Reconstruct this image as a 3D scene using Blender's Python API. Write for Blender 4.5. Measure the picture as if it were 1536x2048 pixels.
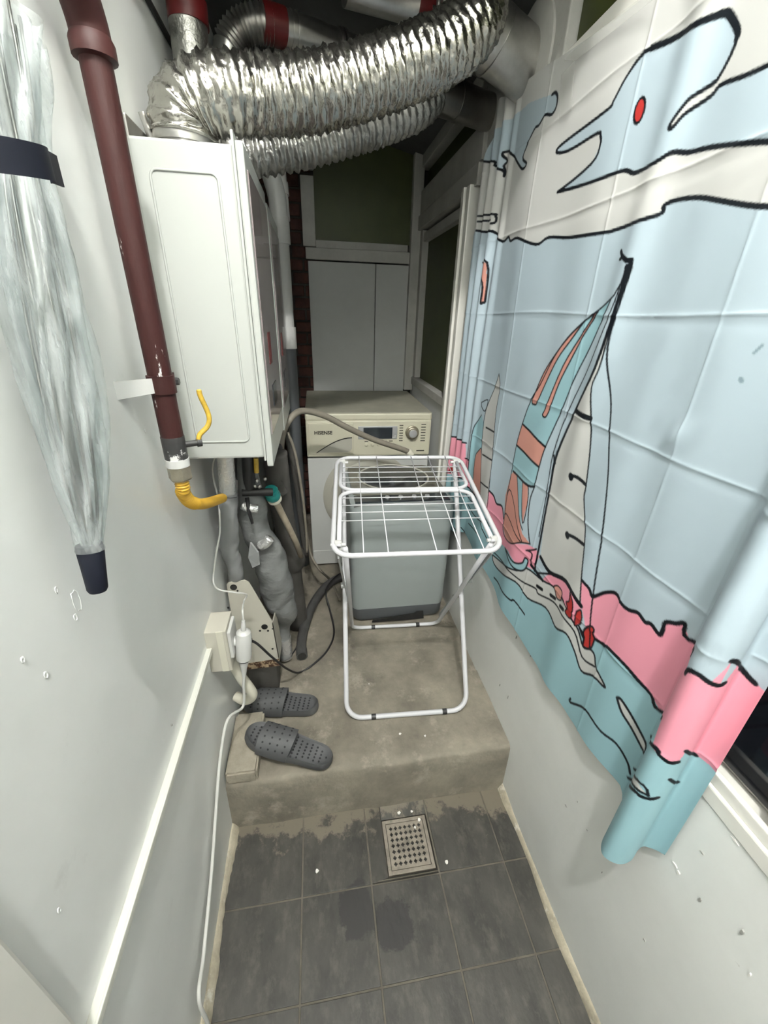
import bpy, bmesh, math, random
import numpy as np
from mathutils import Vector, Matrix

random.seed(7)
rng = np.random.default_rng(7)
scene = bpy.context.scene
for o in list(bpy.data.objects):
    bpy.data.objects.remove(o, do_unlink=True)
C = scene.collection

# ------------------------------------------------------------------ camera
PW, PH, FOC = 1536, 2048, 812.5
PITCH, YAW, ROLL = 0.4538, 0.16683, -0.03179
CAMZ = 1.465
_cp, _sp, _cy, _sy = math.cos(PITCH), math.sin(PITCH), math.cos(YAW), math.sin(YAW)
_f = np.array([_sy * _cp, _cy * _cp, -_sp])
_r = np.array([_cy, -_sy, 0.0])
_d = np.cross(_f, _r)
_c, _s = math.cos(ROLL), math.sin(ROLL)
CR = _c * _r + _s * _d
CD = -_s * _r + _c * _d
CM = np.array([CR, CD, _f])
cam_data = bpy.data.cameras.new('camera')
cam_data.sensor_fit = 'VERTICAL'
cam_data.sensor_height = 36.0
cam_data.lens = FOC / PH * 36.0
cam_data.clip_start = 0.01
cam = bpy.data.objects.new('camera', cam_data)
C.objects.link(cam)
m = Matrix.Identity(4)
for i in range(3):
    m[i][0] = CR[i]; m[i][1] = -CD[i]; m[i][2] = -_f[i]
m[2][3] = CAMZ
cam.matrix_world = m
scene.camera = cam

# ------------------------------------------------------------------ world, lamp, exposure
world = bpy.data.worlds.new('world'); scene.world = world
world.use_nodes = True
world.node_tree.nodes['Background'].inputs[0].default_value = (0.5, 0.55, 0.6, 1)
world.node_tree.nodes['Background'].inputs[1].default_value = 0.02
LAMP = (0.0, -.33)       # bulb under the raised, unseen ceiling of the near part
NEAR_CEIL, LOW_CEIL_Y = 3.12, .72  # unseen near ceiling raised, low ceiling edge placed, to shape the lamp light
LAMP_EMIT = 2000.0
scene.view_settings.view_transform = 'Standard'
scene.view_settings.look = 'None'
scene.view_settings.gamma = 1.0
scene.view_settings.use_curve_mapping = False
scene.view_settings.exposure = 0.0

# ------------------------------------------------------------------ helpers: points
def ray(px, py):
    return CM.T @ np.array([(px - PW / 2) / FOC, (py - PH / 2) / FOC, 1.0])
def at_x(px, py, X):
    d = ray(px, py); t = X / d[0]; return (X, t * d[1], CAMZ + t * d[2])
def at_y(px, py, Y):
    d = ray(px, py); t = Y / d[1]; return (t * d[0], Y, CAMZ + t * d[2])
def at_z(px, py, Z):
    d = ray(px, py); t = (Z - CAMZ) / d[2]; return (t * d[0], t * d[1], Z)
def path_y(pts):
    return [at_y(*p) for p in pts]

# ------------------------------------------------------------------ helpers: materials
def mat(name, col, rough=0.5, metal=0.0, var=0.0, vscale=6.0, bump=0.0, bscale=60.0,
        stain=None, stain_scale=4.0, stain_at=0.6, stain_soft=0.06, spec=0.5, coords='Object', coat=0.0, stretch=(1, 1, 1)):
    M = bpy.data.materials.new(name); M.use_nodes = True
    nt = M.node_tree; N = nt.nodes; L = nt.links
    b = N['Principled BSDF']
    b.inputs['Roughness'].default_value = rough
    b.inputs['Metallic'].default_value = metal
    b.inputs['Specular IOR Level'].default_value = spec
    b.inputs['Coat Weight'].default_value = coat
    b.inputs['Base Color'].default_value = (*col, 1)
    tc = N.new('ShaderNodeTexCoord')
    mp = N.new('ShaderNodeMapping'); mp.inputs['Scale'].default_value = stretch
    if coords == 'World':
        g = N.new('ShaderNodeNewGeometry'); L.new(g.outputs['Position'], mp.inputs[0])
    else:
        L.new(tc.outputs['Object'], mp.inputs[0])
    cur = None
    if var > 0:
        n = N.new('ShaderNodeTexNoise'); n.inputs['Scale'].default_value = vscale; n.inputs['Detail'].default_value = 6; n.inputs['Roughness'].default_value = .65
        L.new(mp.outputs[0], n.inputs['Vector'])
        r = N.new('ShaderNodeValToRGB'); L.new(n.outputs['Fac'], r.inputs[0])
        r.color_ramp.elements[0].position = .3; r.color_ramp.elements[1].position = .7
        r.color_ramp.elements[0].color = (*[max(0, c * (1 - var)) for c in col], 1)
        r.color_ramp.elements[1].color = (*[min(1, c * (1 + var)) for c in col], 1)
        cur = r.outputs[0]
    if stain is not None:
        n = N.new('ShaderNodeTexNoise'); n.inputs['Scale'].default_value = stain_scale; n.inputs['Detail'].default_value = 8; n.inputs['Roughness'].default_value = .7
        L.new(mp.outputs[0], n.inputs['Vector'])
        r = N.new('ShaderNodeValToRGB'); L.new(n.outputs['Fac'], r.inputs[0])
        r.color_ramp.elements[0].position = stain_at; r.color_ramp.elements[1].position = stain_at + stain_soft
        mx = N.new('ShaderNodeMix'); mx.data_type = 'RGBA'
        L.new(r.outputs[0], mx.inputs['Factor'])
        if cur: L.new(cur, mx.inputs[6])
        else: mx.inputs[6].default_value = (*col, 1)
        mx.inputs[7].default_value = (*stain, 1)
        cur = mx.outputs[2]
    if cur: L.new(cur, b.inputs['Base Color'])
    if bump > 0:
        n = N.new('ShaderNodeTexNoise'); n.inputs['Scale'].default_value = bscale; n.inputs['Detail'].default_value = 5
        L.new(mp.outputs[0], n.inputs['Vector'])
        bp = N.new('ShaderNodeBump'); bp.inputs['Strength'].default_value = bump; bp.inputs['Distance'].default_value = .004
        L.new(n.outputs['Fac'], bp.inputs['Height']); L.new(bp.outputs[0], b.inputs['Normal'])
    return M

def srgb(r, g, b):
    f = lambda c: (c / 255 / 12.92) if c <= 10 else ((c / 255 + .055) / 1.055) ** 2.4
    return (f(r), f(g), f(b))

MT = {}
MT['wall'] = mat('wall_paint', (.80, .815, .795), .30, var=.03, vscale=3, bump=.45, bscale=11, coords='World', stain=(.70, .71, .69), stain_scale=5, stain_at=.62, stain_soft=.1)
MT['wall_r'] = mat('wall_paint_worn', (.80, .81, .785), .38, var=.04, vscale=4, bump=.3, bscale=18, coords='World', stain=(.5, .5, .46), stain_scale=16, stain_at=.71, stain_soft=.03)
MT['cement'] = mat('cement', (.195, .175, .138), .85, var=.38, vscale=6, bump=.5, bscale=70, coords='World', stain=(.30, .27, .22), stain_scale=8, stain_at=.55, stain_soft=.12)
MT['brick_cement'] = mat('cement_brick', (.30, .27, .215), .9, var=.2, vscale=20, bump=.7, bscale=110)
MT['fillet'] = mat('cement_fillet', (.42, .38, .29), .8, var=.3, vscale=18, bump=.6, bscale=60, coords='World', stain=(.6, .58, .5), stain_scale=12, stain_at=.55)
MT['grout'] = mat('grout', (.105, .095, .075), .9, var=.3, vscale=20, coords='World')
MT['woodwhite'] = mat('old_white_paint', (.46, .455, .425), .6, var=.12, vscale=9, bump=.3, bscale=40, coords='World', stain=(.2, .19, .16), stain_scale=10, stain_at=.68, stain_soft=.06)
MT['board'] = mat('white_board', (.50, .51, .50), .6, var=.05, vscale=5, coords='World', stain=(.33, .34, .32), stain_scale=6, stain_at=.66, stain_soft=.08)
MT['green'] = mat('green_pane', (.045, .055, .010), .5, var=.25, vscale=3, coords='World')
MT['vinyl'] = mat('white_vinyl', (.72, .71, .66), .35, var=.03)
MT['blackglass'] = mat('dark_pane', (.008, .009, .012), .08)
MT['ceiling'] = mat('dark_ceiling', (.10, .10, .098), .8, var=.2, vscale=4, coords='World')
MT['brick'] = mat('red_brick', (.065, .026, .019), .9, var=.5, vscale=14, bump=.5, bscale=60, coords='World')
MT['mortar'] = mat('mortar', (.05, .045, .04), .95, var=.3, vscale=20)
MT['white'] = mat('white_enamel', (.43, .445, .42), .32, var=.015, vscale=3)
MT['white_plastic'] = mat('white_plastic', (.60, .60, .58), .35)
MT['gloss_front'] = mat('gloss_front', (.24, .20, .20), .18, coat=.3)  # dark pinkish base: maroon reflection on the front put into its colour
MT['cable_white'] = mat('cable_white', (.56, .56, .53), .5)
MT['trunking'] = mat('trunking', (.64, .64, .58), .45, var=.03)
MT['maroon'] = mat('maroon_paint', (.036, .0105, .0095), .55, spec=.25, var=.12, vscale=20, bump=.15, bscale=40)
MT['maroon_worn'] = mat('maroon_paint_worn', (.036, .0105, .0095), .55, spec=.25, var=.12, vscale=20, bump=.2, bscale=60, stain=(.75, .73, .70), stain_scale=15, stain_at=.63, stain_soft=.02, stretch=(3, 3, .8))
MT['black_iron'] = mat('black_iron', (.03, .03, .03), .5, var=.3, vscale=30, stain=(.7, .7, .68), stain_scale=14, stain_at=.62, stain_soft=.02)
MT['brass'] = mat('dull_brass', (.34, .31, .24), .4, metal=.7, var=.2, vscale=30)
MT['yellow'] = mat('yellow_coating', (.62, .36, .035), .4, var=.08, vscale=30)
MT['handle_yellow'] = mat('yellow_handle', (.50, .33, .04), .45, var=.25, vscale=60)
MT['steel'] = mat('galvanised_steel', (.50, .49, .47), .33, metal=1, var=.25, vscale=9, bump=.05, bscale=20)
MT['steel_dark'] = mat('dull_steel', (.34, .33, .31), .32, metal=1, var=.25, vscale=7)
MT['foil'] = mat('crinkled_foil', (.47, .455, .415), .25, metal=1, bump=.5, bscale=70, var=.15, vscale=12)
MT['foil_old'] = mat('dusty_foil', (.45, .445, .42), .34, metal=.95, bump=.6, bscale=120, var=.3, vscale=10)
MT['foilwrap'] = mat('foil_wrap', (.80, .80, .79), .25, metal=.7, bump=.9, bscale=120)
MT['red_tape'] = mat('red_tape', (.10, .007, .007), .45, var=.3, vscale=14)
MT['greywrap'] = mat('grey_wrap', (.165, .17, .168), .55, var=.15, vscale=12, bump=.9, bscale=26, stretch=(1, 1, 2.2))
MT['greytape'] = mat('grey_tape', (.215, .22, .22), .5, var=.08, vscale=10, bump=.35, bscale=22)
MT['rubber'] = mat('black_rubber', (.018, .018, .019), .45)
MT['rubber_grey'] = mat('charcoal_hose', (.055, .054, .053), .55, var=.2, vscale=20)
MT['hose_beige'] = mat('beige_hose', (.36, .31, .235), .5, var=.2, vscale=30)
MT['hose_brown'] = mat('grey_brown_hose', (.20, .18, .145), .5, var=.15, vscale=20)
MT['insul'] = mat('dark_insulation', (.062, .058, .052), .75, var=.2, vscale=12)
MT['teal_plastic'] = mat('teal_plastic', (.015, .20, .19), .35)
MT['cream_plastic'] = mat('cream_plastic', (.62, .60, .50), .4)
MT['beige_metal'] = mat('beige_metal', (.50, .48, .41), .5, var=.04, vscale=8)
MT['rust'] = mat('rusted_edge', (.36, .27, .17), .8, var=.2, vscale=30, stain=(.05, .02, .008), stain_scale=40, stain_at=.46, stain_soft=.06)
MT['hole'] = mat('dark_hole', (.012, .012, .011), .8)
MT['washer_cream'] = mat('aged_cream_plastic', (.56, .54, .42), .4, var=.04, vscale=8)
MT['washer_top'] = mat('dusty_cream_top', (.36, .35, .28), .55, var=.15, vscale=7, stain=(.48, .47, .40), stain_scale=9, stain_at=.62)
MT['washer_white'] = mat('washer_white', (.55, .56, .54), .4, var=.03)
MT['display'] = mat('display_glass', (.02, .025, .03), .15)
MT['silver'] = mat('silver_plastic', (.45, .46, .46), .3, metal=.4)
MT['ink'] = mat('dark_print', (.03, .028, .022), .6)
MT['ring'] = mat('door_ring', (.42, .41, .35), .4)
MT['bin_grey'] = mat('grey_cabinet', (.31, .345, .34), .38, var=.03, vscale=4)
MT['bin_dark'] = mat('dark_grey_base', (.085, .092, .098), .5)
MT['bin_lid'] = mat('smoky_lid', (.15, .145, .115), .16, var=.25, vscale=9)
MT['rack_white'] = mat('rack_white_coat', (.60, .60, .62), .3)
MT['rack_grey'] = mat('rack_grey_metal', (.42, .43, .43), .4, metal=.3)
MT['slipper'] = mat('grey_eva', (.072, .074, .077), .55, var=.1, vscale=12, bump=.15, bscale=250)
MT['slipper_dark'] = mat('eva_pit', (.012, .012, .014), .7)
MT['drain'] = mat('stained_steel', (.26, .23, .19), .5, metal=.3, var=.3, vscale=30, coords='World', stain=(.12, .13, .10), stain_scale=14, stain_at=.58)
MT['navy'] = mat('navy_strap', (.006, .0075, .014), .6, spec=.2)
MT['scuff'] = mat('grey_scuff', (.30, .30, .28), .8)
MT['chip'] = mat('white_chip', (.8, .78, .74), .8)

def tile_material():
    M = mat('slate_tile', (.038, .036, .031), .55, var=.55, vscale=7, bump=.4, bscale=30, coords='World', stain=(.085, .079, .066), stain_scale=20, stain_at=.50, stain_soft=.25, stretch=(1.5, .8, 1))
    nt = M.node_tree; N = nt.nodes; L = nt.links; b = N['Principled BSDF']
    src = b.inputs['Base Color'].links[0].from_socket
    g = N.new('ShaderNodeNewGeometry'); sp = N.new('ShaderNodeSeparateXYZ'); L.new(g.outputs['Position'], sp.inputs[0])
    n = N.new('ShaderNodeTexNoise'); n.inputs['Scale'].default_value = 13; n.inputs['Detail'].default_value = 7; n.inputs['Roughness'].default_value = .7
    L.new(g.outputs['Position'], n.inputs['Vector'])
    # cement smeared over the tiles beside the step and the right wall
    a = N.new('ShaderNodeMapRange'); a.inputs[1].default_value = .60; a.inputs[2].default_value = .77; L.new(sp.outputs['Y'], a.inputs[0]); a.inputs[3].default_value = -.20; a.inputs[4].default_value = .17
    a2 = N.new('ShaderNodeMapRange'); a2.inputs[1].default_value = .42; a2.inputs[2].default_value = .58; L.new(sp.outputs['X'], a2.inputs[0]); a2.inputs[3].default_value = 0; a2.inputs[4].default_value = .09
    s = N.new('ShaderNodeMath'); s.operation = 'ADD'; L.new(a.outputs[0], s.inputs[0]); L.new(n.outputs['Fac'], s.inputs[1])
    s2 = N.new('ShaderNodeMath'); s2.operation = 'ADD'; L.new(s.outputs[0], s2.inputs[0]); L.new(a2.outputs[0], s2.inputs[1])
    r = N.new('ShaderNodeValToRGB'); r.color_ramp.elements[0].position = .55; r.color_ramp.elements[1].position = .62; L.new(s2.outputs[0], r.inputs[0])
    mx = N.new('ShaderNodeMix'); mx.data_type = 'RGBA'; L.new(r.outputs[0], mx.inputs['Factor']); L.new(src, mx.inputs[6]); mx.inputs[7].default_value = (.14, .122, .092, 1)
    # two damp footprints, darker and smoother
    def blob(cx, cy, rx, ry):
        mp = N.new('ShaderNodeMapping'); mp.inputs['Location'].default_value = (-cx / rx, -cy / ry, 0); mp.inputs['Scale'].default_value = (1 / rx, 1 / ry, 0)
        L.new(g.outputs['Position'], mp.inputs[0])
        ln = N.new('ShaderNodeVectorMath'); ln.operation = 'LENGTH'; L.new(mp.outputs[0], ln.inputs[0])
        ad = N.new('ShaderNodeMath'); ad.operation = 'MULTIPLY_ADD'; L.new(n.outputs['Fac'], ad.inputs[0]); ad.inputs[1].default_value = 1.7; L.new(ln.outputs['Value'], ad.inputs[2])
        rr = N.new('ShaderNodeValToRGB'); rr.color_ramp.elements[0].position = .62; rr.color_ramp.elements[1].position = .67
        rr.color_ramp.elements[0].color = (1, 1, 1, 1); rr.color_ramp.elements[1].color = (0, 0, 0, 1)
        dv = N.new('ShaderNodeMath'); dv.operation = 'MULTIPLY'; L.new(ad.outputs[0], dv.inputs[0]); dv.inputs[1].default_value = .375; L.new(dv.outputs[0], rr.inputs[0])
        return rr.outputs[0]
    cur = mx.outputs[2]
    for args in ((.145, .475, .062, .062), (.045, .52, .055, .075)):
        m2 = N.new('ShaderNodeMix'); m2.data_type = 'RGBA'; L.new(blob(*args), m2.inputs['Factor']); L.new(cur, m2.inputs[6]); m2.inputs[7].default_value = (.018, .0165, .0155, 1); cur = m2.outputs[2]
    L.new(cur, b.inputs['Base Color'])
    return M
MT['tile'] = tile_material()

def plastic_film():
    M = bpy.data.materials.new('clear_film'); M.use_nodes = True
    nt = M.node_tree; N = nt.nodes; L = nt.links
    b = N['Principled BSDF']; b.inputs['Base Color'].default_value = (.60, .63, .63, 1); b.inputs['Roughness'].default_value = .18
    tr = N.new('ShaderNodeBsdfTransparent'); tr.inputs[0].default_value = (.93, .95, .95, 1)
    n = N.new('ShaderNodeTexNoise'); n.inputs['Scale'].default_value = 9; n.inputs['Detail'].default_value = 5
    tc = N.new('ShaderNodeTexCoord'); mp = N.new('ShaderNodeMapping'); mp.inputs['Scale'].default_value = (6, 6, .9)
    L.new(tc.outputs['Object'], mp.inputs[0]); L.new(mp.outputs[0], n.inputs['Vector'])
    r = N.new('ShaderNodeMapRange'); r.inputs[1].default_value = .35; r.inputs[2].default_value = .65; r.inputs[3].default_value = .08; r.inputs[4].default_value = .42
    L.new(n.outputs['Fac'], r.inputs[0])
    mx = N.new('ShaderNodeMixShader'); L.new(r.outputs[0], mx.inputs[0]); L.new(tr.outputs[0], mx.inputs[1]); L.new(b.outputs[0], mx.inputs[2])
    bp = N.new('ShaderNodeBump'); bp.inputs['Strength'].default_value = .5; bp.inputs['Distance'].default_value = .006
    L.new(n.outputs['Fac'], bp.inputs['Height']); L.new(bp.outputs[0], b.inputs['Normal'])
    L.new(mx.outputs[0], N['Material Output'].inputs[0])
    return M
MT['film'] = plastic_film()

def tape_material():
    M = bpy.data.materials.new('clear_tape'); M.use_nodes = True
    nt = M.node_tree; N = nt.nodes; L = nt.links
    b = N['Principled BSDF']; b.inputs['Base Color'].default_value = (.62, .62, .58, 1); b.inputs['Roughness'].default_value = .12
    tr = N.new('ShaderNodeBsdfTransparent'); mx = N.new('ShaderNodeMixShader'); mx.inputs[0].default_value = .20
    L.new(tr.outputs[0], mx.inputs[1]); L.new(b.outputs[0], mx.inputs[2]); L.new(mx.outputs[0], N['Material Output'].inputs[0])
    return M
MT['tape'] = tape_material()

def cloth_material():
    M = bpy.data.materials.new('printed_cloth'); M.use_nodes = True
    nt = M.node_tree; N = nt.nodes; L = nt.links
    b = N['Principled BSDF']; b.inputs['Roughness'].default_value = .55; b.inputs['Sheen Weight'].default_value = .0
    b.inputs['Specular IOR Level'].default_value = .2
    a = N.new('ShaderNodeVertexColor'); a.layer_name = 'print'; L.new(a.outputs[0], b.inputs['Base Color'])
    return M
MT['cloth'] = cloth_material()

def bulb_material():
    M = bpy.data.materials.new('lit_bulb'); M.use_nodes = True
    b = M.node_tree.nodes['Principled BSDF']
    b.inputs['Emission Color'].default_value = (1, .985, .95, 1); b.inputs['Emission Strength'].default_value = LAMP_EMIT
    return M
MT['bulb'] = bulb_material()

# ------------------------------------------------------------------ helpers: meshes
class MB:
    def __init__(s): s.v = []; s.f = []
    def add(s, vs, fs):
        o = len(s.v); s.v += [tuple(map(float, v)) for v in vs]; s.f += [tuple(i + o for i in f) for f in fs]; return s
    def box(s, a, b, bev=0.0):
        x0, y0, z0 = a; x1, y1, z1 = b
        if bev <= 0:
            s.add([(x0, y0, z0), (x1, y0, z0), (x1, y1, z0), (x0, y1, z0), (x0, y0, z1), (x1, y0, z1), (x1, y1, z1), (x0, y1, z1)],
                  [(3, 2, 1, 0), (4, 5, 6, 7), (0, 1, 5, 4), (1, 2, 6, 5), (2, 3, 7, 6), (3, 0, 4, 7)])
        else:
            bm = bmesh.new(); bmesh.ops.create_cube(bm, size=1)
            for v in bm.verts:
                v.co = Vector((x0 + (v.co.x + .5) * (x1 - x0), y0 + (v.co.y + .5) * (y1 - y0), z0 + (v.co.z + .5) * (z1 - z0)))
            bmesh.ops.bevel(bm, geom=list(bm.edges), offset=bev, segments=2, affect='EDGES', profile=.6)
            bm.verts.index_update()
            s.add([v.co for v in bm.verts], [[v.index for v in f.verts] for f in bm.faces]); bm.free()
        return s
    def obox(s, c, ax, ay, az, hx, hy, hz, bev=0.0):
        t = MB().box((-hx, -hy, -hz), (hx, hy, hz), bev)
        ax, ay, az, c = map(np.array, (ax, ay, az, c))
        s.add([c + ax * v[0] + ay * v[1] + az * v[2] for v in t.v], t.f); return s
    def tube(s, pts, r, seg=12, closed=False, cap=True):
        P = [np.array(p, float) for p in pts]; n = len(P)
        R = [r] * n if np.isscalar(r) else list(r)
        T = []
        for i in range(n):
            a = P[(i - 1) % n] if (closed or i > 0) else P[i]; b = P[(i + 1) % n] if (closed or i < n - 1) else P[i]
            t = b - a; T.append(t / (np.linalg.norm(t) + 1e-12))
        up = np.array([0, 0, 1.0]) if abs(T[0][2]) < .9 else np.array([1.0, 0, 0])
        nrm = up - T[0] * (up @ T[0]); nrm /= np.linalg.norm(nrm)
        vs = []
        for i in range(n):
            nrm = nrm - T[i] * (nrm @ T[i]); nrm /= (np.linalg.norm(nrm) + 1e-12)
            bn = np.cross(T[i], nrm)
            for k in range(seg):
                a = 2 * math.pi * k / seg
                vs.append(P[i] + R[i] * (math.cos(a) * nrm + math.sin(a) * bn))
        fs = []
        for i in range(n if closed else n - 1):
            j = (i + 1) % n
            for k in range(seg):
                k2 = (k + 1) % seg
                fs.append((i * seg + k, i * seg + k2, j * seg + k2, j * seg + k))
        if cap and not closed:
            fs.append(tuple(range(seg - 1, -1, -1))); fs.append(tuple((n - 1) * seg + k for k in range(seg)))
        return s.add(vs, fs)
    def prism(s, poly, o, ax, ay, an, depth):
        """polygon (u,v) in the frame o,ax,ay extruded by depth along an"""
        o, ax, ay, an = map(lambda q: np.array(q, float), (o, ax, ay, an)); n = len(poly)
        vs = [o + ax * u + ay * v for u, v in poly] + [o + ax * u + ay * v + an * depth for u, v in poly]
        fs = [tuple(range(n - 1, -1, -1)), tuple(range(n, 2 * n))] + [(i, (i + 1) % n, n + (i + 1) % n, n + i) for i in range(n)]
        return s.add(vs, fs)
    def lathe(s, prof, o, axis, seg=24):
        """prof: (radius, height) along axis"""
        o = np.array(o, float); a = np.array(axis, float); a /= np.linalg.norm(a)
        u = np.array([0, 0, 1.0]) if abs(a[2]) < .9 else np.array([1.0, 0, 0])
        u = u - a * (u @ a); u /= np.linalg.norm(u); w = np.cross(a, u); vs = []; fs = []
        for r, h in prof:
            for k in range(seg):
                t = 2 * math.pi * k / seg; vs.append(o + a * h + r * (math.cos(t) * u + math.sin(t) * w))
        for i in range(len(prof) - 1):
            for k in range(seg):
                k2 = (k + 1) % seg; fs.append((i * seg + k, i * seg + k2, (i + 1) * seg + k2, (i + 1) * seg + k))
        fs.append(tuple(range(seg - 1, -1, -1))); fs.append(tuple((len(prof) - 1) * seg + k for k in range(seg)))
        return s.add(vs, fs)
    def build(s, name, material, parent=None, smooth=False, auto=None):
        me = bpy.data.meshes.new(name); me.from_pydata(s.v, [], s.f); me.update()
        bm = bmesh.new(); bm.from_mesh(me); bmesh.ops.recalc_face_normals(bm, faces=bm.faces); bm.to_mesh(me); bm.free()
        if smooth:
            me.polygons.foreach_set('use_smooth', [True] * len(me.polygons))
            if auto: me.set_sharp_from_angle(angle=math.radians(auto))
        me.materials.append(MT[material])
        ob = bpy.data.objects.new(name, me); C.objects.link(ob)
        if parent is not None:
            ob.parent = parent; ob.matrix_parent_inverse = Matrix.Translation(-Vector(parent.location))
        return ob

def thing(name, label, cat, loc=(0, 0, 0), group=None):
    o = bpy.data.objects.new(name, None); C.objects.link(o); o.location = loc; o.empty_display_size = .02
    return tag(o, label, cat, group)
def tag(o, label, cat, group=None):
    o['label'] = label; o['category'] = cat
    if group: o['group'] = group
    return o
def struct(o, label=None):
    o['kind'] = 'structure'
    if label: o['label'] = label
    return o
def smoothpath(pts, n=8, closed=False):
    P = [np.array(p, float) for p in pts]; out = []
    N = len(P)
    for i in range(N if closed else N - 1):
        if closed: p0, p1, p2, p3 = P[i - 1], P[i], P[(i + 1) % N], P[(i + 2) % N]
        else: p0, p1, p2, p3 = P[max(i - 1, 0)], P[i], P[i + 1], P[min(i + 2, N - 1)]
        for k in range(n):
            t = k / n
            out.append(.5 * ((2 * p1) + (-p0 + p2) * t + (2 * p0 - 5 * p1 + 4 * p2 - p3) * t * t + (-p0 + 3 * p1 - 3 * p2 + p3) * t ** 3))
    if not closed: out.append(P[-1])
    return out
def resample(pts, step):
    P = np.array(pts); d = np.r_[0, np.cumsum(np.linalg.norm(np.diff(P, axis=0), axis=1))]
    n = max(2, int(round(d[-1] / step))); t = np.linspace(0, d[-1], n + 1)
    return np.stack([np.interp(t, d, P[:, i]) for i in range(3)], 1)
def rrect(w, h, r, n=5):
    """rounded rectangle outline centred at 0"""
    out = []
    for cx, cy, a0 in ((w / 2 - r, h / 2 - r, 0), (-w / 2 + r, h / 2 - r, 90), (-w / 2 + r, -h / 2 + r, 180), (w / 2 - r, -h / 2 + r, 270)):
        for k in range(n + 1):
            a = math.radians(a0 + 90 * k / n); out.append((cx + r * math.cos(a), cy + r * math.sin(a)))
    return out
def text_part(txt, name, material, parent, origin, ax, ay, size, depth=.0006):
    cu = bpy.data.curves.new(name, 'FONT'); cu.body = txt; cu.size = size; cu.extrude = depth; cu.resolution_u = 2; cu.offset = size * .03
    tmp = bpy.data.objects.new(name + '_tmp', cu); C.objects.link(tmp)
    bpy.context.view_layer.update()
    me = bpy.data.meshes.new_from_object(tmp.evaluated_get(bpy.context.evaluated_depsgraph_get()))
    bpy.data.objects.remove(tmp); bpy.data.curves.remove(cu)
    ax = Vector(ax); ay = Vector(ay); an = ax.cross(ay); o = Vector(origin)
    for v in me.vertices: v.co = o + ax * v.co.x + ay * v.co.y + an * v.co.z
    me.materials.clear(); me.materials.append(MT[material])
    ob = bpy.data.objects.new(name, me); C.objects.link(ob); ob.parent = parent
    ob.matrix_parent_inverse = Matrix.Translation(-Vector(parent.location))
    return ob
X3, Y3, Z3 = (1, 0, 0), (0, 1, 0), (0, 0, 1)

# ------------------------------------------------------------------ the place: dimensions (metres)
XL, XR = -.317, .575          # wall faces
YN, YB = -1.3, 2.56           # behind the camera, back wall
YS, ZS = .772, .203           # step front, platform top
def ceil_z(x): return 2.17 - .2 * (x - XR)

# floor bed and tiles
floor = struct(MB().box((XL - .02, YN, -.05), (XR + .02, YS + .03, -.024)).box((XL - .02, YN, -.024), (XR + .02, .575, -.003)).box((XL - .02, .575, -.024), (.0965, YS + .03, -.003)).box((.292, .575, -.024), (XR + .02, YS + .03, -.003)).build('floor', 'grout'), 'dark slate tiled floor below the step')
xs = [XL, -.101, .094, .295, .494, XR]; ys = [YS, .567, .369, .171, -.027, -.225, -.423, -.621, -.819, -1.017, -1.215, -1.3]
g = .0022
for i in range(5):
    for j in range(len(ys) - 1):
        if i == 2 and j == 0: continue
        a = (xs[i] + (g if i else .001), ys[j + 1] + g); b = (xs[i + 1] - (g if i < 4 else .001), ys[j] - g)
        dz = random.uniform(-.0006, .0006)
        MB().box((a[0], a[1], -.012), (b[0], b[1], dz), .0012).build('tile', 'tile', floor)
# cut and sloping tile pieces around the drain
DX0, DX1, DY0, DY1 = .147, .288, .583, .726
def cut(poly, zs):
    n = len(poly); MB().add([(x, y, z) for (x, y), z in zip(poly, zs)] + [(x, y, -.02) for x, y in poly],
        [tuple(range(n)), tuple(range(2 * n - 1, n - 1, -1))] + [(i, n + i, n + (i + 1) % n, (i + 1) % n) for i in range(n)]).build('tile', 'tile', floor)
cut([(.0965, .5695), (DX0 - .003, DY0 - .003), (DX0 - .003, .77), (.0965, .77)], [0, -.008, -.008, 0])
cut([(.0985, .5685), (.2925, .5685), (.2925, DY0 - .003), (DX0 - .001, DY0 - .003)], [0, 0, -.008, -.008])
cut([(DX0 - .001, DY1 + .003), (.2925, DY1 + .003), (.2925, .77), (DX0 - .001, .77)], [-.007, -.007, -.001, -.001])

# platform (raised concrete floor)
def platform():
    nx, ny = 60, 120; mb = MB()
    X = np.linspace(XL - .004, XR + .004, nx)
    prof = [(YS - .004, -.02), (YS - .002, .03), (YS + .001, .09), (YS + .003, .15), (YS + .006, ZS - .014), (YS + .011, ZS - .004), (YS + .02, ZS)]
    Yt = np.linspace(YS + .035, YB + .02, ny)
    prof += [(y, ZS) for y in Yt]
    ph = rng.uniform(0, 6, 12)
    vs = []
    for y, z in prof:
        for x in X:
            nz = .0012 * math.sin(23 * x + ph[0] + 5 * y) + .001 * math.sin(41 * y + ph[1]) + .0008 * math.sin(67 * x - 31 * y + ph[2])
            nyy = .002 * math.sin(17 * x + ph[3]) + .0012 * math.sin(53 * x + ph[4] + 30 * z)
            top = z > ZS - .02
            vs.append((x, y + (nyy if y < YS + .04 else 0), z + (nz if top else 0) + (.008 * max(0, x - .45) / .12 if top and y < 1.1 else 0)))
    fs = [(i * nx + k, i * nx + k + 1, (i + 1) * nx + k + 1, (i + 1) * nx + k) for i in range(len(prof) - 1) for k in range(nx - 1)]
    return mb.add(vs, fs).build('floor_platform', 'cement', smooth=True, auto=40)
struct(platform(), 'raised concrete floor one step up, grey and stained')

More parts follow.
